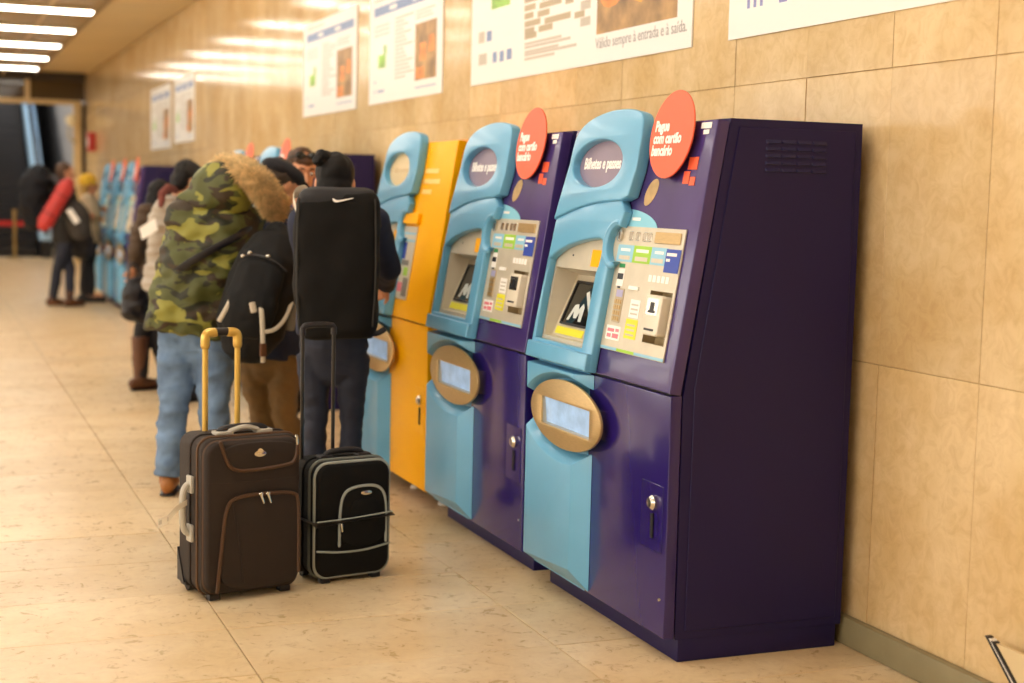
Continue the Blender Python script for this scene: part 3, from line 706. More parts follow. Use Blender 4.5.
    for x in (.085, .205): th.tube([(x, .205, z1-.03), (x, .205, .885)], .0105, 12)
    th = th.obj('telescopic_handle', M_GOLDT, t)
    for x, s in ((.085, -1), (.205, 1)): MB().tube(smooth3([(x, .205, .86), (x, .205, .895), (x-s*.012, .205, .905), (x-s*.035, .205, .905)], 2), .0165, 12, round_ends=True).obj('handle_corner', M_GOLDT, th)
    MB().tube([(.105, .205, .906), (.185, .205, .906)], [(.015, .015)]*2, 12).obj('handle_grip', M_DARK, th)
    for x in (.03, W-.03): wheel(t, x, D-.035)
    for x in (.05, W-.05): MB().box(x-.02, x+.02, .02, .06, 0, z0+.004).obj('foot', M_DARK, t, bevel=.006)
    MB().loft([[(-.004, D+.002, .035), (-.004, D-.06, .035), (-.004, D-.02, .11), (-.004, D+.002, .15)], [(.01, D+.002, .035), (.01, D-.06, .035), (.01, D-.02, .11), (.01, D+.002, .15)]]).obj('corner_guard', M_DARK, t)
    return tag(t, 'brown fabric suitcase with gold telescopic handle and paper tag', 'suitcase')
suitcase_brown()
def suitcase_black():
    t = empty('suitcase', (1.318, 5.235, 0), math.radians(11)); t.scale = (1.04,)*3; W, D, z0, z1 = .300, .19, .018, .44
    link('body', plate([rect2(0, W, z0, z1, .05, 6)], -D, -.015, .012, 3, qf(0)), M_BLACKN, t)
    link('front_shell', plate([rect2(.004, W-.004, z0+.006, z1-.006, .05, 6)], -.03, 0, .016, 4, qf(0)), M_BLACKN, t)
    loop('edge_piping', rect2(.002, W-.002, z0+.004, z1-.004, .05, 6), .006, M_GREYP, t, .017)
    loop('zip_track', rect2(-.001, W+.001, z0-.001, z1+.001, .05, 6), .007, mat('grey zip', '6d716b', .5), t, .05)
    loop('edge_piping', rect2(-.001, W+.001, z0-.001, z1+.001, .05, 6), .004, M_BLACKN, t, .11)
    pk = link('front_pocket', plate([smooth2([(.085, .13), (.275, .13), (.275, .26), (.262, .32), (.23, .345), (.16, .345), (.105, .33), (.088, .28)], 2)], -.01, .016, .009, 3, qf(0)), M_BLACKN, t)
    pipe('pocket_piping', [(.088, .14), (.088, .26), (.1, .325), (.135, .348), (.225, .352), (.265, .325), (.274, .26), (.274, .14)], .0055, M_GREYP, pk, -.012, 3)
    pipe('pocket_piping', [(.006, .125), (.1, .112), (.2, .112), (.293, .128)], .0045, M_GREYP, t, -.003, 2)
    link('pocket_panel', plate([smooth2([(.12, .22), (.245, .22), (.24, .29), (.2, .31), (.15, .305), (.125, .28)], 2)], .012, .02, .003, 2, qf(0)), M_BLACKN, pk)
    link('badge', plate([ell2(.19, .325, .022, .008, 24)], .0165, .0195, .001, 2, qf(0)), M_SILVER, pk)
    MB().tube([(.091, -.02, .22), (.093, -.022, .195)], [.006, .005], 8, round_ends=True).obj('zip_pull', M_SILVER, pk)
    # luggage belt round the case
    b = MB().tube([(-.004, -.019, .222), (-.006, .05, .226), (-.006, D+.002, .226), (W+.003, D+.002, .236), (W+.003, .05, .24), (W-.004, -.019, .236)], [(.003, .016)]*6, 8, closed=True)
    b.obj('strap', M_DARK, t)
    pipe('strap_edge', [(-.004, .236), (.1, .237), (.2, .242), (.293, .249)], .003, M_GREYP, t, -.024, 1)
    h = MB().tube(smooth3([(.07, .09, z1), (.085, .09, z1+.022), (.15, .09, z1+.028), (.215, .09, z1+.022), (.23, .09, z1)], 2), .011, 10).obj('carry_handle', M_DARK, t)
    for a, b in ((.05, .1), (.2, .25)): MB().box(a, b, .065, .115, z1-.002, z1+.014).obj('handle_mount', M_DARK, h, bevel=.006)
    th = MB()
    for x in (.022, .145): th.tube([(x, .17, z1-.03), (x, .17, .90)], .007, 10)
    th = th.obj('telescopic_handle', mat('black handle', '1a1714', .3), t)
    MB().tube(smooth3([(.022, .17, .88), (.022, .17, .912), (.05, .17, .917), (.12, .17, .917), (.145, .17, .912), (.145, .17, .88)], 1), .011, 10).obj('handle_grip', M_DARK, th)
    for x in (.03, W-.03): wheel(t, x, D-.03, .022)
    for x in (.05, W-.05): MB().box(x-.018, x+.018, .015, .05, 0, z0+.004).obj('foot', M_DARK, t, bevel=.005)
    return tag(t, 'black cabin suitcase with silver piping and a belt strap', 'suitcase')
suitcase_black()

# ================================================================ PEOPLE
UPV = V((0, 0, 1))
def remesh(mb, voxel, loc, smooth=4, disp=None, ang=3.2):
    me = bpy.data.meshes.new('r'); me.from_pydata([tuple(v-V(loc)) for v in mb.v], [], mb.f)
    bm = bmesh.new(); bm.from_mesh(me); bmesh.ops.recalc_face_normals(bm, faces=bm.faces); bm.to_mesh(me); bm.free()
    o = bpy.data.objects.new('r', me); COL.objects.link(o)
    r = o.modifiers.new('r', 'REMESH'); r.mode = 'VOXEL'; r.voxel_size = voxel; r.use_smooth_shade = True
    if smooth: s = o.modifiers.new('s', 'SMOOTH'); s.factor = .5; s.iterations = smooth
    out = evald(o); bpy.data.objects.remove(o); bpy.data.meshes.remove(me)
    if disp:
        amp, freq, seed = disp[:3]; st = disp[3] if len(disp) > 3 else (1, 1, 1)
        ns = [v.normal.copy() for v in out.vertices]
        for v, n in zip(out.vertices, ns):
            p = V((v.co.x*freq*st[0], v.co.y*freq*st[1], v.co.z*freq*st[2]+seed))
            d = noise.noise(p)+.5*noise.noise(p*2.1); 
            v.co += n*(amp*d)
    for p in out.polygons: p.use_smooth = True
    return out
def hand(mb, wr, d, nrm, side, curl=.5):
    """palm from wrist along d, back of hand faces nrm, thumb on side"""
    d = V(d).normalized(); nrm = (V(nrm)-d*V(nrm).dot(d)).normalized(); s = d.cross(nrm)*side
    wr = V(wr)
    mb.ell(wr+d*.045, (.04, .05, .016), (s, d, nrm), 12, 8)
    for i, (off, L) in enumerate(((.028, .07), (.010, .08), (-.010, .075), (-.027, .06))):
        a = wr+d*.07+s*off; k1 = curl*.7; k2 = curl*1.5
        b = a+(d*math.cos(k1)-nrm*math.sin(k1))*L*.5; c = b+(d*math.cos(k2)-nrm*math.sin(k2))*L*.5
        mb.tube([a, b, c], [.0095, .009, .0075], 8, round_ends=True)
    a = wr+d*.025+s*.03; b = a+(d*.6+s*.7-nrm*.2).normalized()*.035; c = b+(d*.9+s*.2-nrm*.35).normalized()*.03
    mb.tube([a, b, c], [.012, .011, .009], 8, round_ends=True)
def head(mb, c, f, u=UPV):
    u = V(u).normalized(); f = (V(f)-u*V(f).dot(u)).normalized(); r = f.cross(u); ax = (r, f, u); c = V(c)
    mb.ell(c+u*.025-f*.012, (.076, .095, .098), ax, 20, 14); mb.ell(c-u*.045+f*.022, (.057, .068, .075), ax, 18, 12)
    mb.tube([c+u*.008+f*.088, c-u*.018+f*.102, c-u*.034+f*.104], [.009, .012, .015], 8, round_ends=True)
    mb.tube([c-r*.02-u*.064+f*.079, c-u*.063+f*.087, c+r*.02-u*.064+f*.079], [.007, .009, .007], 8, round_ends=True)
    mb.tube([c-r*.045+u*.03+f*.073, c+u*.03+f*.084, c+r*.045+u*.03+f*.073], .011, 8, round_ends=True)
    mb.ell(c-u*.1+f*.055, (.025, .022, .02), ax, 10, 8)
    for s in (-1, 1): mb.ell(c+r*s*.078-f*.01-u*.005, (.011, .022, .033), ax, 10, 8)
    return c, r, f, u
def eyes(t, hc, loc):
    c, r, f, u = hc
    for s in (-1, 1):
        e = MB().ell(c+r*s*.031+u*.006+f*.079, (.011, .011, .011)).obj('eye', M_EYEW, t, offset=loc)
        MB().ell(c+r*s*.031+u*.006+f*.0885, (.006, .0045, .006), (r, f, u)).obj('iris', M_IRIS, e, offset=loc)
        MB().tube([c+r*s*.015+u*.032+f*.089, c+r*s*.033+u*.037+f*.086, c+r*s*.05+u*.03+f*.074], [.004, .005, .003], 6, round_ends=True).obj('eyebrow', mat('brow hair', '2a1d14', .8), t, offset=loc)
def person(name_label, S, root):
    """S: dict of joints in world space; builds skin body, returns Empty, head frame"""
    t = empty('person', root); tag(t, name_label, 'person')
    mb = MB(); f = V(S['f']).normalized(); r = f.cross(UPV).normalized()
    N, C, H = V(S['neck']), V(S['chest']), V(S['hip'])
    mb.tube([H-UPV*.07, H, H.lerp(C, .5), C, C.lerp(N, .6), N], [(.085, .06), (.11, .075), (.11, .08), (.14, .09), (.11, .075), (.052, .052)], 18, side=r, round_ends=True)
    hc = head(mb, S['head'], S.get('look', f), S.get('hup', UPV))
    mb.tube([N-UPV*.03, N, hc[0]-hc[3]*.06-hc[2]*.015], [.06, .055, .05], 12, round_ends=True)
    for sd in ('l', 'r'):
        sh, el, wr = [V(S[k+sd]) for k in ('sh', 'el', 'wr')]; sg = 1 if sd == 'r' else -1
        mb.tube([C.lerp(N, .6), sh], [.06, .055], 12, round_ends=True); mb.tube([sh, el], [.05, .038], 12, round_ends=True); mb.tube([el, wr], [.038, .026], 12, round_ends=True)
        d = (wr-el).normalized(); hand(mb, wr, d, S.get('hn'+sd, r*sg+UPV*.3), -sg if False else sg, S.get('curl', .7))
        kn, an = V(S['kn'+sd]), V(S['an'+sd]); hp = H+r*sg*.075-UPV*.03
        mb.tube([hp, kn], [.062, .042], 14, round_ends=True); mb.tube([kn, kn.lerp(an, .35), an], [.042, .042, .033], 14, round_ends=True)
        ff = V(S.get('ft'+sd, f)).normalized(); mb.tube([an-UPV*.045-ff*.03, an-UPV*.05+ff*.13], [.035, .03], 10, round_ends=True)
    vx = S.get('vox', .007)
    b = link('body', remesh(mb, vx, root, 3), S.get('skin', M_SKIN), t)
    return t, hc, r, f
def shoes(t, S, root, m, boot=0, sole=M_DARK, flare=1.0):
    f0 = V(S['f'])
    for sd in ('l', 'r'):
        an = V(S['an'+sd]); ff = V(S.get('ft'+sd, f0)); ff.z = 0; ff.normalize(); rr = ff.cross(UPV); g = V((an.x, an.y, 0))
        mb = MB(); mb.tube([g-ff*.06+UPV*.05, g+UPV*.055, g+ff*.09+UPV*.045, g+ff*.165+UPV*.036], [(.034, .04), (.038, .048), (.046, .036), (.036, .026)], 14, side=rr, round_ends=True)
        mb.tube([g+UPV*.05, g+UPV*(.13+boot)+(V(S['kn'+sd])-an)*0], [.045, .05*flare], 14, side=rr)
        sh = link('shoe' if boot < .1 else 'boot', remesh(mb, .008, root, 3), m, t)
        MB().tube([g-ff*.065+UPV*.008, g+ff*.0+UPV*.008, g+ff*.09+UPV*.008, g+ff*.175+UPV*.009], [(.036, .008), (.038, .008), (.047, .008), (.034, .008)], 14, side=rr, round_ends=True).obj('sole', sole, sh, offset=root)
def trousers(t, S, root, m, w=1.0, hemw=.06, disp=(.012, 9, 1, (1, 1, .7)), vox=.009):
    f = V(S['f']).normalized(); r = f.cross(UPV); H = V(S['hip']); mb = MB()
    mb.tube([H-UPV*.1, H, H+UPV*.12], [(.14*max(w, .9), .11*w), (.17*max(w, .9), .125*max(w, .9)), (.15*max(w, .9), .115*max(w, .9))], 18, side=r, round_ends=True)
    for sd, sg in (('l', -1), ('r', 1)):
        kn, an = V(S['kn'+sd]), V(S['an'+sd]); hp = H+r*sg*.088-UPV*.04
        mb.tube([hp, hp.lerp(kn, .5), kn, kn.lerp(an, .4), an+UPV*.0], [.1*w, .088*w, .07*w, .068*w, hemw], 16, round_ends=False)
    return link('trousers', remesh(mb, vox, root, 3, disp), m, t)
def top(t, S, root, m, name='jacket', w=1.0, hem=None, hemr=None, disp=(.014, 7, 2), vox=.01, sleeves=True, collar=.0, arm=1.0):
    f = V(S['f']).normalized(); r = f.cross(UPV); N, C, H = V(S['neck']), V(S['chest']), V(S['hip']); mb = MB()
    hem = V(hem) if hem is not None else H-UPV*.06; hemr = hemr or (.19*w, .14*w)
    mb.tube([hem, hem.lerp(H, .5), H.lerp(C, .5)+UPV*.02, C, C.lerp(N, .55), N+UPV*collar], [hemr, (.185*w, .14*w), (.175*w, .135*w), (.19*w, .14*w), (.16*w, .115*w), (.08, .08)], 22, side=r)
    for sd in ('l', 'r'):
        sh, el, wr = [V(S[k+sd]) for k in ('sh', 'el', 'wr')]
        mb.tube([C.lerp(N, .5), sh], [.09*w, .08*w], 14, round_ends=True)
        if sleeves: mb.tube([sh, sh.lerp(el, .5), el, el.lerp(wr, .5), wr], [.08*w*arm, .072*w*arm, .062*w*arm, .056*w*arm, .045*w*arm], 14, round_ends=False); mb.ell(el, (.062*w*arm,)*3); mb.ell(sh, (.08*w*arm,)*3)
    return link(name, remesh(mb, vox, root, 4, disp), m, t)
def hair(t, hc, root, m, back=.0, fringe=0, disp=(.008, 30, 3), length=0):
    c, r, f, u = hc; mb = MB(); ax = (r, f, u)
    mb.ell(c+u*.042-f*.03, (.086, .093, .092), ax, 20, 12); mb.ell(c-u*.02-f*.055, (.078, .06, .085), ax, 18, 12)
    if length: mb.tube([c-f*.06-u*.05, c-f*.07-u*(.05+length)], [(.08, .045), (.06, .03)], 14, side=r, round_ends=True)
    if fringe: mb.ell(c+u*.075+f*.045, (.065, .045, .035), ax, 14, 10)
    return link('hair', remesh(mb, .008, root, 2, disp), m, t)

M_JEANS = mat('washed denim', '667f9e', .8, var=.4, scale=7, bump=.2, bscale=200)
M_DKJEANS = mat('dark navy denim', '1d2233', .75, var=.25, scale=7, bump=.2, bscale=200)
M_KHAKI = mat('khaki cotton', '76592f', .8, var=.12, scale=9)
M_BLACKC = mat('black cloth', '17151a', .8, var=.1, scale=9)
M_NAVY = mat('navy knit', '1a2038', .85, var=.1, scale=20)
M_TAN = mat('tan leather boot', '9a5f26', .5, var=.15, scale=15)
M_BRLEA = mat('brown leather', '5a3418', .45, var=.15, scale=15)
M_HAIRBK = mat('black hair', '0d0908', .6, spec=.25, var=.3, scale=60, stretch=(1, 1, .2))
M_HAIRBR = mat('brown hair', '4a2f1a', .6, var=.4, scale=60)
M_FUR = mat('tawny fur', 'e0bd86', .9, var=.35, scale=30)
M_CAMO = camo_mat()
def strapm(): return mat('off white webbing', 'd8cdb8', .6)

# ---- person in the camouflage parka
Y0 = 7.1
root = V((1.12, 7.05, 0)); f = V((.5, .87, 0)).normalized(); r = f.cross(UPV)
S = dict(f=f, hip=P(198, 322, Y0), chest=P(216, 232, Y0+.03), neck=P(228, 205, Y0+.06), head=P(236, 190, Y0+.12), look=V((.8, .55, -.25)), hup=V((.3, .1, .95)),
         shl=P(188, 222, Y0-.02), shr=P(244, 222, Y0+.0), ell=P(176, 275, Y0+.05), wrl=P(196, 290, Y0+.3), elr=P(236, 276, Y0+.1), wrr=P(216, 268, Y0+.28),
         knl=P(174, 410, 7.08), knr=P(214, 410, 7.0), anl=V((1.06, 7.07, .09)), anr=V((1.28, 7.0, .09)), ftl=V((.25, .97, 0)), ftr=V((.5, .86, 0)), vox=.008)
t, hc, r, f = person('person in a camouflage parka with raised fur-edged hood, blue jeans and tan boots', S, root)
trousers(t, S, root, M_JEANS, 1.06, .07, (.014, 10, 1, (1, 1, 1.8)))
shoes(t, S, root, M_TAN, .04)
mb = MB()
mb.tube([P(193, 334, Y0), P(195, 315, Y0), P(203, 275, Y0), P(211, 240, Y0), P(218, 218, Y0+.02), P(225, 200, Y0+.05)], [(.225, .17), (.232, .175), (.22, .17), (.225, .165), (.2, .14), (.12, .11)], 26, side=V((1, -.1, .0)))
for pts in ((S['shl'], S['ell'], S['wrl']), (S['shr'], S['elr'], S['wrr'])):
    a, b, c = [V(x) for x in pts]; mb.tube([a, a.lerp(b, .5), b, b.lerp(c, .5), c], [.095, .09, .085, .075, .06], 16, round_ends=True); mb.ell(b, (.086,)*3)
    mb.tube([V(S['chest']), a], [.1, .095], 14, round_ends=True)
pk = link('parka', remesh(mb, .01, root, 4, (.03, 7.5, 5, (1, 1, 1.5))), M_CAMO, t)
mb = MB()   # hood: big soft bag round the head, open towards the face
hcn = P(222, 190, Y0+.0); hf = V((.86, .35, -.3)).normalized(); hu = V((.28, 0, .95)); hr = hf.cross(hu).normalized()
mb.ell(hcn, (.165, .155, .135), (hr, hf, hr.cross(hf)), 22, 14); mb.ell(P(207, 203, Y0+.03), (.14, .14, .085), None, 20, 12); mb.ell(P(232, 193, Y0+.04), (.13, .1, .12), (hr, hf, hr.cross(hf)), 20, 12)
link('hood', remesh(mb, .01, root, 4, (.018, 8, 9)), M_CAMO, pk)
for a, b in ((P(176, 262, 6.87), P(246, 232, 6.87)),):
    MB().tube([P(176, 272, 6.98), P(190, 262, 6.92), P(213, 249, 6.90), P(238, 236, 6.93), P(250, 226, 7.0)], [(.005, .018)]*5, 10, side=V((0, -1, 0)), round_ends=True).obj('shoulder_strap', M_DARK, t, offset=root)
def fur(path, rad, n, L, name, m, t, root, seed=1):
    rd = random.Random(seed); mb = MB(); path = smooth3(path, 2)
    for i in range(n):
        k = rd.random()*(len(path)-1); j = int(k); p = path[j].lerp(path[min(j+1, len(path)-1)], k-j)
        d = V((rd.gauss(0, 1), rd.gauss(0, 1), rd.gauss(0, 1))).normalized(); tn = (path[min(j+1, len(path)-1)]-path[max(j-1, 0)]).normalized()
        d = (d-tn*d.dot(tn)*.5).normalized(); a = p+d*rad*.55; e = a+d*L*rd.uniform(.6, 1.2)+V((0, 0, -L*.25)); o = d.orthogonal().normalized()*.006
        q = d.cross(o).normalized()*.006
        mb.add([a+o, a-o*.5+q, a-o*.5-q, e], [(0, 1, 3), (1, 2, 3), (2, 0, 3)])
    mb.tube(path, rad*.75, 10, round_ends=True)
    return mb.obj(name, m, t, offset=root, ang=3.2)
o = fur([P(222, 168, Y0+.05), P(234, 166, Y0-.05), P(247, 171, Y0-.15), P(260, 181, Y0-.19), P(269, 194, Y0-.18), P(276, 206, Y0-.12)], .062, 7500, .05, 'fur_trim', M_FUR, pk, root)
o['kind'] = 'stuff'

# ---- man in the flat cap with navy jumper and khaki trousers
Y0 = 7.28
root = V((1.68, 7.28, 0)); f = V((.62, .78, 0)).normalized(); r = f.cross(UPV)
S = dict(f=f, hip=P(270, 345, Y0), chest=P(274, 245, Y0), neck=P(276, 212, Y0+.03), head=P(280, 186, Y0+.08), look=V((.8, .35, -.5)), hup=V((.4, .1, .9)),
         shl=P(267, 225, Y0+.04), shr=P(295, 228, Y0-.06), ell=P(274, 285, Y0+.12), wrl=P(288, 290, Y0+.24), elr=P(306, 290, Y0-.02), wrr=P(318, 285, Y0+.2),
         knl=P(262, 415, Y0+.05), knr=P(284, 415, Y0-.05), anl=V((1.63, 7.34, .09)), anr=V((1.76, 7.22, .09)), vox=.008)
t, hc, r, f = person('man in a dark flat cap, navy jumper and khaki trousers', S, root)
trousers(t, S, root, M_KHAKI, .92, .068, (.012, 11, 4, (1, 1, 1.8)))
shoes(t, S, root, M_BRLEA)
top(t, S, root, M_NAVY, 'jumper', .88, collar=.02)
hair(t, hc, root, mat('grey brown hair', '3a2d22', .7)); eyes(t, hc, root)
c, rr, ff, uu = hc; mb = MB()
mb.ell(c+uu*.072-ff*.015, (.103, .125, .052), (rr, ff, uu), 22, 10); mb.ell(c+uu*.058+ff*.105, (.078, .05, .014), (rr, (ff-uu*.3).normalized(), uu), 18, 8)
link('flat_cap', remesh(mb, .007, root, 3, (.003, 20, 1)), mat('charcoal felt', '25242a', .9, var=.15, scale=50), t)
# his black backpack
bc = P(264, 284, 6.790); pr_ = V((bc.x, bc.y, bc.z))
bp = empty('backpack', pr_); tag(bp, 'black backpack with off-white straps on the flat-capped man\'s back', 'backpack')
uax = (P(286, 222, 6.820)-P(248, 345, 6.790)).normalized(); bf = V((-.45, -.89, 0)); rax = uax.cross(bf).normalized()*-1; bf = rax.cross(uax)
if bf.y > 0: bf = -bf
def bpt(x, z, d): return bc+rax*x+uax*z+bf*d
mb = MB(); mb.tube([bpt(0, -.29, -.01), bpt(0, -.22, 0), bpt(0, -.05, .01), bpt(0, .12, .0), bpt(.01, .22, -.01), bpt(.02, .25, -.02)], [(.12, .09), (.16, .13), (.168, .15), (.155, .13), (.11, .09), (.06, .05)], 24, side=rax, round_ends=True)
M_PACK = mat('black pack nylon', '111010', .7, spec=.25, var=.15, scale=12, bump=.2, bscale=250)
link('main_bag', remesh(mb, .009, pr_, 3, (.010, 9, 2)), M_PACK, bp)
mb = MB(); mb.tube([bpt(-.0, -.22, .11), bpt(0, -.1, .13), bpt(0, .06, .125)], [(.115, .05), (.125, .06), (.11, .04)], 18, side=rax, round_ends=True)
link('front_pocket', remesh(mb, .008, pr_, 3, (.006, 12, 4)), M_PACK, bp)
MB().tube(smooth3([bpt(-.11, .08, .13), bpt(-.05, .11, .15), bpt(.05, .11, .15), bpt(.11, .08, .13)], 2), .005, 6, round_ends=True).obj('zip', M_DARK, bp, offset=pr_)
def strap(pts, wd, name, m, par, off, sd=(0, -1, 0), th=.004): return MB().tube(smooth3(pts, 2), (th, wd), 8, side=V(sd), round_ends=True).obj(name, m, par, offset=off) if False else MB().tube(smooth3(pts, 2), [(th, wd)]*len(smooth3(pts, 2)), 8, side=V(sd), round_ends=True).obj(name, m, par, offset=off)
strap([P(260, 300, 6.610), P(262, 315, 6.590), P(263, 345, 6.600), P(263, 362, 6.620)], .011, 'hanging_strap', strapm(), bp, pr_)
strap([P(264, 332, 6.600), P(276, 330, 6.600), P(286, 318, 6.630), P(292, 302, 6.670)], .009, 'hanging_strap', strapm(), bp, pr_)
strap([P(232, 296, 6.690), P(228, 306, 6.670), P(219, 321, 6.690)], .011, 'hanging_strap', strapm(), bp, pr_)
strap([P(252, 303, 6.600), P(254, 312, 6.600)], .014, 'buckle', strapm(), bp, pr_)
MB().box(-.014, .014, -.012, .012, -.03, .03).obj('strap_end', M_BRLEA, bp, loc=P(263, 350, 6.600)-pr_, bevel=.005)
strap([P(291, 238, 6.770), P(296, 262, 6.690), P(297, 300, 6.690), P(290, 330, 6.730)], .02, 'shoulder_strap', mat('grey strap', '8d8577', .7), bp, pr_)
for a, b in ((243, 256), (250, 253), (268, 256)): MB().ell(P(a, b, 6.655), (.011, .008, .008)).obj('zip_pull', M_SILVER, bp, offset=pr_)

# ---- man with sunglasses pushed up on his hair
Y0 = 8.1
root = V((1.93, 8.12, 0)); f = V((-.1, -.95, 0)).normalized(); r = f.cross(UPV)
S = dict(f=V((-.35, -.9, 0)), hip=P(300, 345, Y0), chest=P(302, 248, Y0), neck=P(303, 212, Y0), head=P(302, 172, Y0-.03), look=V((.05, -.9, -.28)), hup=V((.03, -.2, .97)),
         shl=P(336, 224, Y0), shr=P(268, 224, Y0), ell=P(342, 275, Y0-.05), wrl=P(322, 300, Y0-.25), elr=P(262, 275, Y0-.05), wrr=P(290, 300, Y0-.28),
         knl=P(312, 405, Y0), knr=P(288, 405, Y0), anl=V((2.03, 8.12, .09)), anr=V((1.83, 8.14, .09)), vox=.006)
t, hc, r, f = person('man with brown hair and sunglasses on his head, facing the group in dark clothes', S, root)
trousers(t, S, root, M_BLACKC); shoes(t, S, root, M_BRLEA); top(t, S, root, M_BLACKC, 'jacket', .98, collar=.03)
hair(t, hc, root, M_HAIRBR, fringe=1); eyes(t, hc, root)
c, rr, ff, uu = hc
g = MB().tube(smooth3([c-rr*.09+uu*.06-ff*.02, c-rr*.085+uu*.095+ff*.05, c+uu*.105+ff*.085, c+rr*.085+uu*.095+ff*.05, c+rr*.09+uu*.06-ff*.02], 2), .005, 6).obj('sunglasses', M_DARK, t, offset=root)
for s in (-1, 1): MB().ell(c+rr*s*.038+uu*.107+ff*.075, (.03, .009, .02), (rr, (ff+uu*.6).normalized(), (uu-ff*.6).normalized()), 14, 8).obj('lens', M_GLASS, g, offset=root)

# ---- woman with the bun
Y0 = 6.2
root = V((1.62, 6.2, 0)); f = V((.36, .93, 0)).normalized(); r = f.cross(UPV)
S = dict(f=f, hip=P(333, 345, Y0), chest=P(338, 245, Y0), neck=P(336, 207, Y0), head=P(335, 184, Y0+.04), look=V((.3, .93, -.25)), hup=V((.08, .12, .98)),
         shl=P(305, 222, Y0+.05), shr=P(373, 222, Y0-.03), ell=P(310, 280, Y0+.12), wrl=P(335, 285, Y0+.32), elr=P(388, 268, Y0+.1), wrr=P(386, 285, Y0+.33),
         knl=P(316, 420, Y0+.03), knr=P(351, 420, Y0), anl=V((1.545, 6.23, .09)), anr=V((1.72, 6.18, .09)), vox=.007)
t, hc, r, f = person('woman with black hair in a bun, navy top and dark jeans', S, root)
trousers(t, S, root, M_DKJEANS, .74, .042, (.008, 11, 6, (1, 1, 1.8))); shoes(t, S, root, M_DARK)
top(t, S, root, M_NAVY, 'jumper', .92, collar=.02, hem=V(S['hip'])+UPV*.07, hemr=(.15, .12)); hair(t, hc, root, M_HAIRBK, disp=(.004, 26, 2)); eyes(t, hc, root)
mb = MB(); bnc = P(323, 158, Y0+.0); mb.ell(bnc, (.042, .042, .036)); mb.ell(bnc+V((-.02, -.01, -.012)), (.03, .03, .028)); mb.tube([bnc, hc[0]+hc[3]*.06-hc[2]*.06], .03, 10, round_ends=True)
link('hair_bun', remesh(mb, .006, root, 2, (.006, 40, 1)), M_HAIRBK, t)
# her big black duffel worn as a backpack
dc = P(337, 263, 5.92); du = empty('duffel_backpack', dc, math.radians(-16)); tag(du, 'large black duffel bag with a white tick mark, worn on the woman\'s back', 'bag')
M_DUF = mat('black duffel fabric', '0f0d0b', .85, spec=.25, var=.12, scale=30, bump=.2, bscale=300)
def sup(a, b, z, n=48, e=.55):
    return [(a*math.copysign(abs(math.cos(q))**e, math.cos(q)), b*math.copysign(abs(math.sin(q))**e, math.sin(q)), z) for q in [2*math.pi*i/n for i in range(n)]]
mb = MB(); mb.loft([sup(.172*k, .13*k2, z*.95-.008) for z, k, k2 in ((-.315, .72, .6), (-.305, .84, .8), (-.27, .93, .95), (-.2, .98, 1), (0, 1.02, 1.05), (.2, 1.02, 1.02), (.27, .99, .97), (.305, .9, .82), (.318, .75, .6))])
link('main_bag', remesh(mb, .008, (0, 0, 0), 6, (.013, 6, 3)), M_DUF, du)
mb = MB(); mb.loft([sup(.17*k, .128*k2, z) for z, k, k2 in ((.19, .9, .9), (.235, .96, .94), (.27, .95, .93), (.298, .86, .78), (.31, .66, .5))]); link('end_panel', remesh(mb, .008, (0, 0, 0), 4, (.006, 9, 5)), mat('charcoal fabric', '18171a', .75), du)
sw = smooth2([(-.05, .004), (-.042, -.008), (-.028, -.01), (.055, .014), (-.022, .0), (-.034, .0), (-.045, .008)], 1)
link('tick_mark', plate([[(x+.03, z*1.0+.258) for x, z in sw]], .113, .1275, mtx=qf(0)), M_WHITE, du)
MB().tube(smooth3([(-.152, -.105, .26), (-.158, -.105, .1), (-.158, -.105, -.1), (-.148, -.1, -.25)], 2), .006, 6, round_ends=True).obj('zip', mat('grey zip tape', '2e2b27', .8), du)
MB().tube(smooth3([(.152, -.105, .26), (.158, -.105, .1), (.158, -.105, -.1), (.148, -.1, -.25)], 2), .004, 6, round_ends=True).obj('zip', mat('grey zip tape', '2e2b27', .8), du)
strap([(-.165, .02, .2), (-.19, .09, .28), (-.13, .15, .30), (-.12, .22, .25)], .024, 'shoulder_strap', strapm(), du, (0, 0, 0), (1, 0, 0))
strap([(.13, .1, .24), (.14, .16, .27), (.13, .24, .22)], .024, 'shoulder_strap', M_DARK, du, (0, 0, 0), (1, 0, 0))
strap([(.1, -.06, -.27), (.16, -.04, -.29), (.2, .0, -.27)], .012, 'hanging_strap', M_DARK, du, (0, 0, 0))

# ---- two people stooping in front of the middle machines
Y0 = 10.85
root = V((1.48, 10.85, 0)); f = V((.9, .4, 0)).normalized(); r = f.cross(UPV)
S = dict(f=f, hip=P(146, 278, Y0), chest=P(151, 228, Y0), neck=P(157, 205, Y0), head=P(162, 199, Y0), look=V((.9, .3, -.4)), hup=V((.35, .1, .9)),
         shl=P(156, 214, Y0+.15), shr=P(146, 214, Y0-.15), ell=P(164, 240, Y0+.2), wrl=P(178, 245, Y0+.25), elr=P(137, 244, Y0-.15), wrr=P(133, 268, Y0-.1),
         knl=P(156, 330, Y0), knr=P(142, 335, Y0), anl=V((1.62, 10.9, .09)), anr=V((1.42, 10.82, .09)), vox=.01)
t, hc, r, f = person('person in a brown jacket, black leggings and brown boots, stooping', S, root)
trousers(t, S, root, M_BLACKC, .88, .05); shoes(t, S, root, M_BRLEA, .26, flare=1.25); top(t, S, root, mat('brown down jacket', '453322', .75, var=.15, scale=20), 'jacket', .9, vox=.012, disp=(.02, 12, 3, (.4, .4, 2)))
hair(t, hc, root, M_HAIRBK)
bc = P(138, 297, 10.5); hb = empty('handbag', bc); tag(hb, 'black handbag held by the person in brown boots', 'bag')
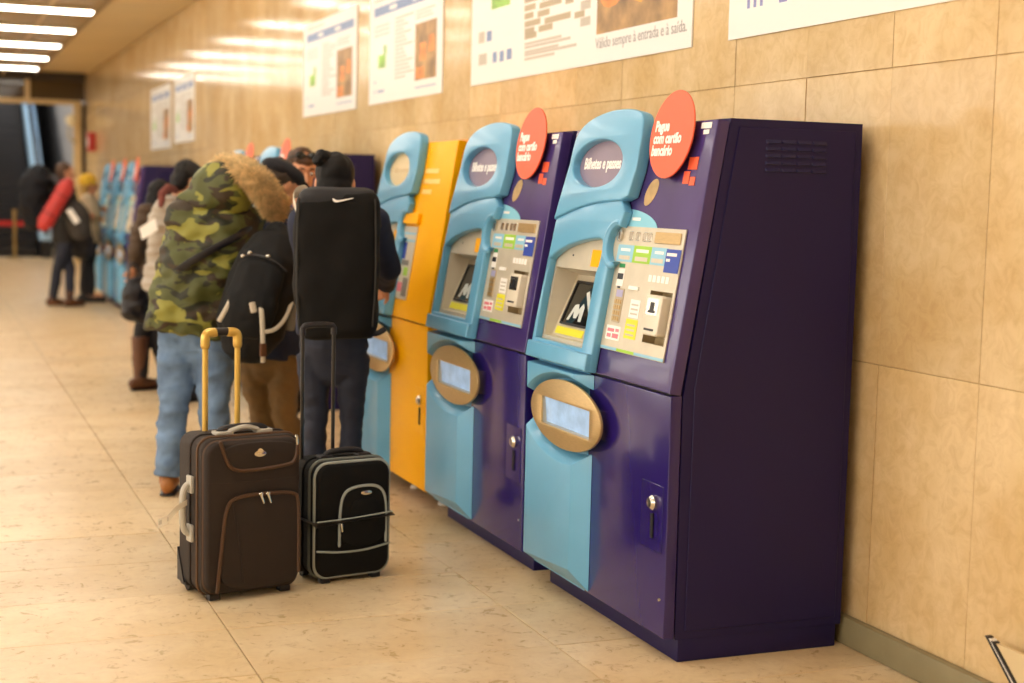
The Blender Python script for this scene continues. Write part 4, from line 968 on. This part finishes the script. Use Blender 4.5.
mb = MB(); mb.tube([(0, 0, -.12), (0, 0, -.05), (0, 0, .07), (0, 0, .11)], [(.12, .06), (.125, .065), (.105, .05), (.08, .03)], 18, side=V((1, .2, 0)), round_ends=True)
link('bag_body', remesh(mb, .01, (0, 0, 0), 3, (.012, 14, 2)), M_DARK, hb)
MB().tube(smooth3([(-.07, 0, .1), (-.06, 0, .2), (-.035, 0, .25), (.0, 0, .2), (.06, 0, .1)], 2), .009, 8).obj('bag_handle', M_DARK, hb)
Y0 = 10.25
root = V((1.65, 10.2, 0)); f = V((.85, .5, 0)).normalized(); r = f.cross(UPV)
S = dict(f=f, hip=P(168, 282, Y0), chest=P(174, 222, Y0), neck=P(180, 195, Y0), head=P(188, 180, Y0), look=V((.85, .4, -.4)), hup=V((.4, .1, .9)),
         shl=P(190, 208, Y0+.15), shr=P(166, 208, Y0-.15), ell=P(196, 240, Y0+.2), wrl=P(212, 240, Y0+.3), elr=P(160, 245, Y0-.1), wrr=P(176, 258, Y0-.05),
         knl=P(176, 340, Y0), knr=P(166, 340, Y0), anl=V((1.75, 10.25, .09)), anr=V((1.59, 10.12, .09)), vox=.01)
t, hc, r, f = person('person in a pale grey quilted jacket and dark cap, stooping', S, root)
trousers(t, S, root, M_BLACKC, .95, .06); shoes(t, S, root, M_DARK)
jk = top(t, S, root, mat('grey quilted nylon', 'a59a8c', .6, var=.06), 'quilted_jacket', 1.08, vox=.012, disp=(.02, 10, 3, (.3, .3, 3.0)))
hair(t, hc, root, M_HAIRBK); c, rr, ff, uu = hc; mb = MB(); mb.ell(c+uu*.055-ff*.01, (.1, .115, .075), (rr, ff, uu)); mb.ell(c+uu*.04+ff*.11, (.07, .05, .014), (rr, ff, uu))
link('cap', remesh(mb, .009, root, 2), mat('charcoal cap', '22201f', .9), t)
MB().tube([P(161, 205, Y0-.22), P(162, 194, Y0-.2), P(168, 188, Y0-.15), P(176, 190, Y0-.05)], [(.02, .02), (.03, .025), (.03, .025), (.025, .02)], 12, round_ends=True).obj('scarf', mat('red grey scarf', '6e3a32', .9, var=.3, scale=30), t, offset=root)
MB().loft([[P(139, 228, Y0-.21), P(155, 218, Y0-.25)], [P(142, 240, Y0-.21), P(158, 230, Y0-.25)]], False, False, False).obj('paper_label', M_WHITE, t, offset=root)

# ---- distant couple
Y0 = 18.75
root = V((1.5, 18.7, 0)); f = V((.95, .3, 0)).normalized(); r = f.cross(UPV)
S = dict(f=f, hip=P(64, 238, Y0), chest=P(66, 202, Y0), neck=P(66, 188, Y0), head=P(66, 173, Y0), look=V((.93, .1, -.1)),
         shl=P(70, 192, Y0+.18), shr=P(64, 192, Y0-.18), ell=P(74, 212, Y0+.2), wrl=P(84, 214, Y0+.25), elr=P(66, 214, Y0-.22), wrr=P(76, 222, Y0-.2),
         knl=P(70, 270, Y0), knr=P(57, 270, Y0), anl=P(70, 299, Y0-.1), anr=P(53, 299, Y0+.05), vox=.012)
t, hc, r, f = person('man in dark clothes and brown boots carrying a large pack near the distant machines', S, root)
trousers(t, S, root, M_DKJEANS, .9, .055); shoes(t, S, root, M_BRLEA, .05); top(t, S, root, mat('black brown jacket', '1d1915', .8), 'jacket', 1.0, vox=.014)
hair(t, hc, root, M_HAIRBR); eyes(t, hc, root)
bc = P(35, 198, 18.74); k = empty('trekking_backpack', bc); tag(k, 'large dark trekking pack on the distant man\'s back', 'backpack')
mb = MB(); mb.tube([(0, 0, -.26), (0, 0, -.1), (-.02, 0, .12), (.05, 0, .27)], [(.15, .14), (.18, .17), (.18, .17), (.15, .13)], 20, side=V((1, 0, 0)), round_ends=True); mb.ell((.06, 0, .2), (.17, .17, .1))
link('main_bag', remesh(mb, .014, (0, 0, 0), 3, (.025, 6, 1)), mat('blue black pack', '101117', .7, spec=.25), k)
strap([(.12, -.16, .25), (.2, -.3, .27), (.3, -.36, .1)], .03, 'shoulder_strap', M_DARK, k, (0, 0, 0))
a, b = P(68, 184, 18.28), P(44, 225, 18.28); ro = empty('sleeping_bag_roll', b); tag(ro, 'red sleeping bag roll slung beside the distant man\'s pack', 'roll bag')
d = (a-b); MB().tube([d*0, d*.02, d*.98, d], [(.075, .075), (.095, .095), (.095, .095), (.075, .075)], 18, round_ends=True).obj('roll', mat('red nylon', 'b8322e', .5, var=.1, scale=6), ro)
for kf in (.25, .72): MB().tube([d*(kf-.012), d*(kf+.012)], .099, 18).obj('roll_strap', mat('dark red strap', '6f201e', .6), ro)
bc = P(79, 219, 18.38); k = empty('shoulder_bag', bc); tag(k, 'grey-black shoulder bag with white patch at the distant man\'s side', 'bag')
mb = MB(); mb.tube([(.02, 0, -.16), (.0, 0, -.05), (-.03, 0, .1), (-.04, 0, .16)], [(.13, .09), (.15, .1), (.13, .09), (.09, .06)], 16, side=V((1, 0, 0)), round_ends=True)
link('bag_body', remesh(mb, .013, (0, 0, 0), 3, (.015, 9, 1)), mat('dark taupe nylon', '37322e', .7), k)
MB().loft([[(-.16, -.12, .1), (-.10, -.125, .13)], [(-.06, -.14, -.06), (-.0, -.135, -.02)]], False, False, False).obj('white_patch', M_WHITE, k)
Y0 = 19.35
root = V((1.95, 19.4, 0)); f = V((.95, -.2, 0)).normalized(); r = f.cross(UPV)
S = dict(f=f, hip=P(90, 238, Y0), chest=P(89, 208, Y0), neck=P(89, 195, Y0), head=P(89.5, 185, Y0), look=V((.95, .1, -.15)),
         shl=P(92, 200, Y0+.16), shr=P(87, 200, Y0-.16), ell=P(95, 212, Y0+.2), wrl=P(100, 210, Y0+.15), elr=P(92, 214, Y0-.2), wrr=P(99, 217, Y0-.12),
         knl=P(90, 266, Y0), knr=P(85, 266, Y0), anl=P(91, 292, Y0), anr=P(84, 293, Y0), vox=.012)
t, hc, r, f = person('person in a cream jacket and yellow knit hat at the distant machine', S, root)
trousers(t, S, root, M_BLACKC, .9, .055); shoes(t, S, root, M_DARK); top(t, S, root, mat('cream wool', 'cdb998', .85), 'jacket', 1.0, vox=.014)
hair(t, hc, root, mat('blond hair', 'a5803e', .6), length=.06); c, rr, ff, uu = hc; mb = MB(); mb.ell(c+uu*.05-ff*.02, (.1, .115, .1), (rr, ff, uu))
link('knit_hat', remesh(mb, .012, root, 2), mat('yellow wool', 'd6a92e', .9), t)
bc = P(82, 243, 19.05); k = empty('handbag', bc); tag(k, 'black handbag hanging beside the person in the yellow hat', 'bag')
mb = MB(); mb.tube([(0, 0, -.13), (0, 0, 0), (0, 0, .12)], [(.15, .07), (.16, .08), (.12, .05)], 16, side=V((1, 0, 0)), round_ends=True); link('bag_body', remesh(mb, .013, (0, 0, 0), 3, (.015, 9, 1)), M_DARK, k)
MB().tube(smooth3([(-.08, 0, .12), (-.03, .05, .45), (.06, .05, .45), (.09, 0, .12)], 2), .012, 8).obj('bag_strap', M_DARK, k)

# ================================================================ SMALL THINGS
fa = empty('fire_alarm_box', (XW-.001, 27.5, 2.25)); MB().box(-.13, 0, -.16, .16, -.17, .17).obj('housing', mat('red enamel', 'b8352a', .4), fa, bevel=.02); MB().box(-.14, -.1305, -.1, .1, -.1, .06).obj('face_plate', M_PAPER, fa, bevel=.003)
tag(fa, 'red fire alarm box on the stone wall near the portal', 'alarm box')
dm = empty('dome_mirror', (2.62, 28.9, 2.62)); MB().ell((-.07, 0, .06), (.11, .11, .11)).obj('dome', mat('cream dome', 'ece2c2', .3), dm)
MB().tube(smooth3([(-.1, 0, -.04), (-.14, .02, -.22), (-.06, .06, -.33), (.05, .32, -.33)], 2), .02, 8).obj('bracket_arm', mat('cream arm', 'b8ad8c', .4), dm)
tag(dm, 'cream dome on a curved arm fixed to the portal post', 'dome')
bp = empty('queue_post', (1.62, 30.6, 0)); MB().lathe([(.16, 0), (.16, .015), (.05, .04), (.03, .06), (.03, .9), (.04, .9), (.04, .98), (.0, .985)], n=16).obj('post', mat('brass post', 'a98d55', .3, metal=.6), bp)
MB().box(-2.2, -.041, -.006, .006, .66, .75).obj('belt', mat('red belt', 'c0201c', .6), bp); MB().box(.02, .4, -.006, .006, .66, .75).obj('belt', mat('red belt', 'c0201c', .6), bp)
tag(bp, 'brass queue post with red belt in front of the escalator', 'queue barrier')
# framed board leaning in the corner by the right wall: its tip enters the view
XB = 2.78
def PX(px, py):
    d = FW+CR*((px-512)/CF)+CU*((341.5-py)/CF); return V((0, 0, CH))+d*(XB/d.x)
a0, a1 = PX(988, 635), PX(1013, 683); bd = empty('leaning_board', (XB, a0.y, 0))
e = V((0, a1.y-a0.y, a1.z-a0.z)); e *= (a0.z-.004)/(-e.z); w_ = lambda y, z: (-(y), z)
MBm = Matrix(((0, 0, -1, 0), (-1, 0, 0, 0), (0, 1, 0, 0), (0, 0, 0, 1)))
def strip(n, m, u0, u1, c0, c1, dz): link(n, plate([[(u0, a0.z-dz), (-e.y+u0, .003), (-e.y+u1, .003), (u1, a0.z-dz)]], c0, c1, mtx=MBm), m, bd)
strip('black_edge', M_DARK, 0, .012, -.008, .012, 0); strip('pale_edge', M_PAPER, .0122, .026, -.008, .011, .004); strip('black_edge', M_DARK, .0262, .038, -.008, .012, .008); strip('board', mat('cream board', 'ddc699', .5), .0382, .9, -.006, .006, .012)
tag(bd, 'cream board with black-edged rim leaning at the wall beside the vented machine', 'board')
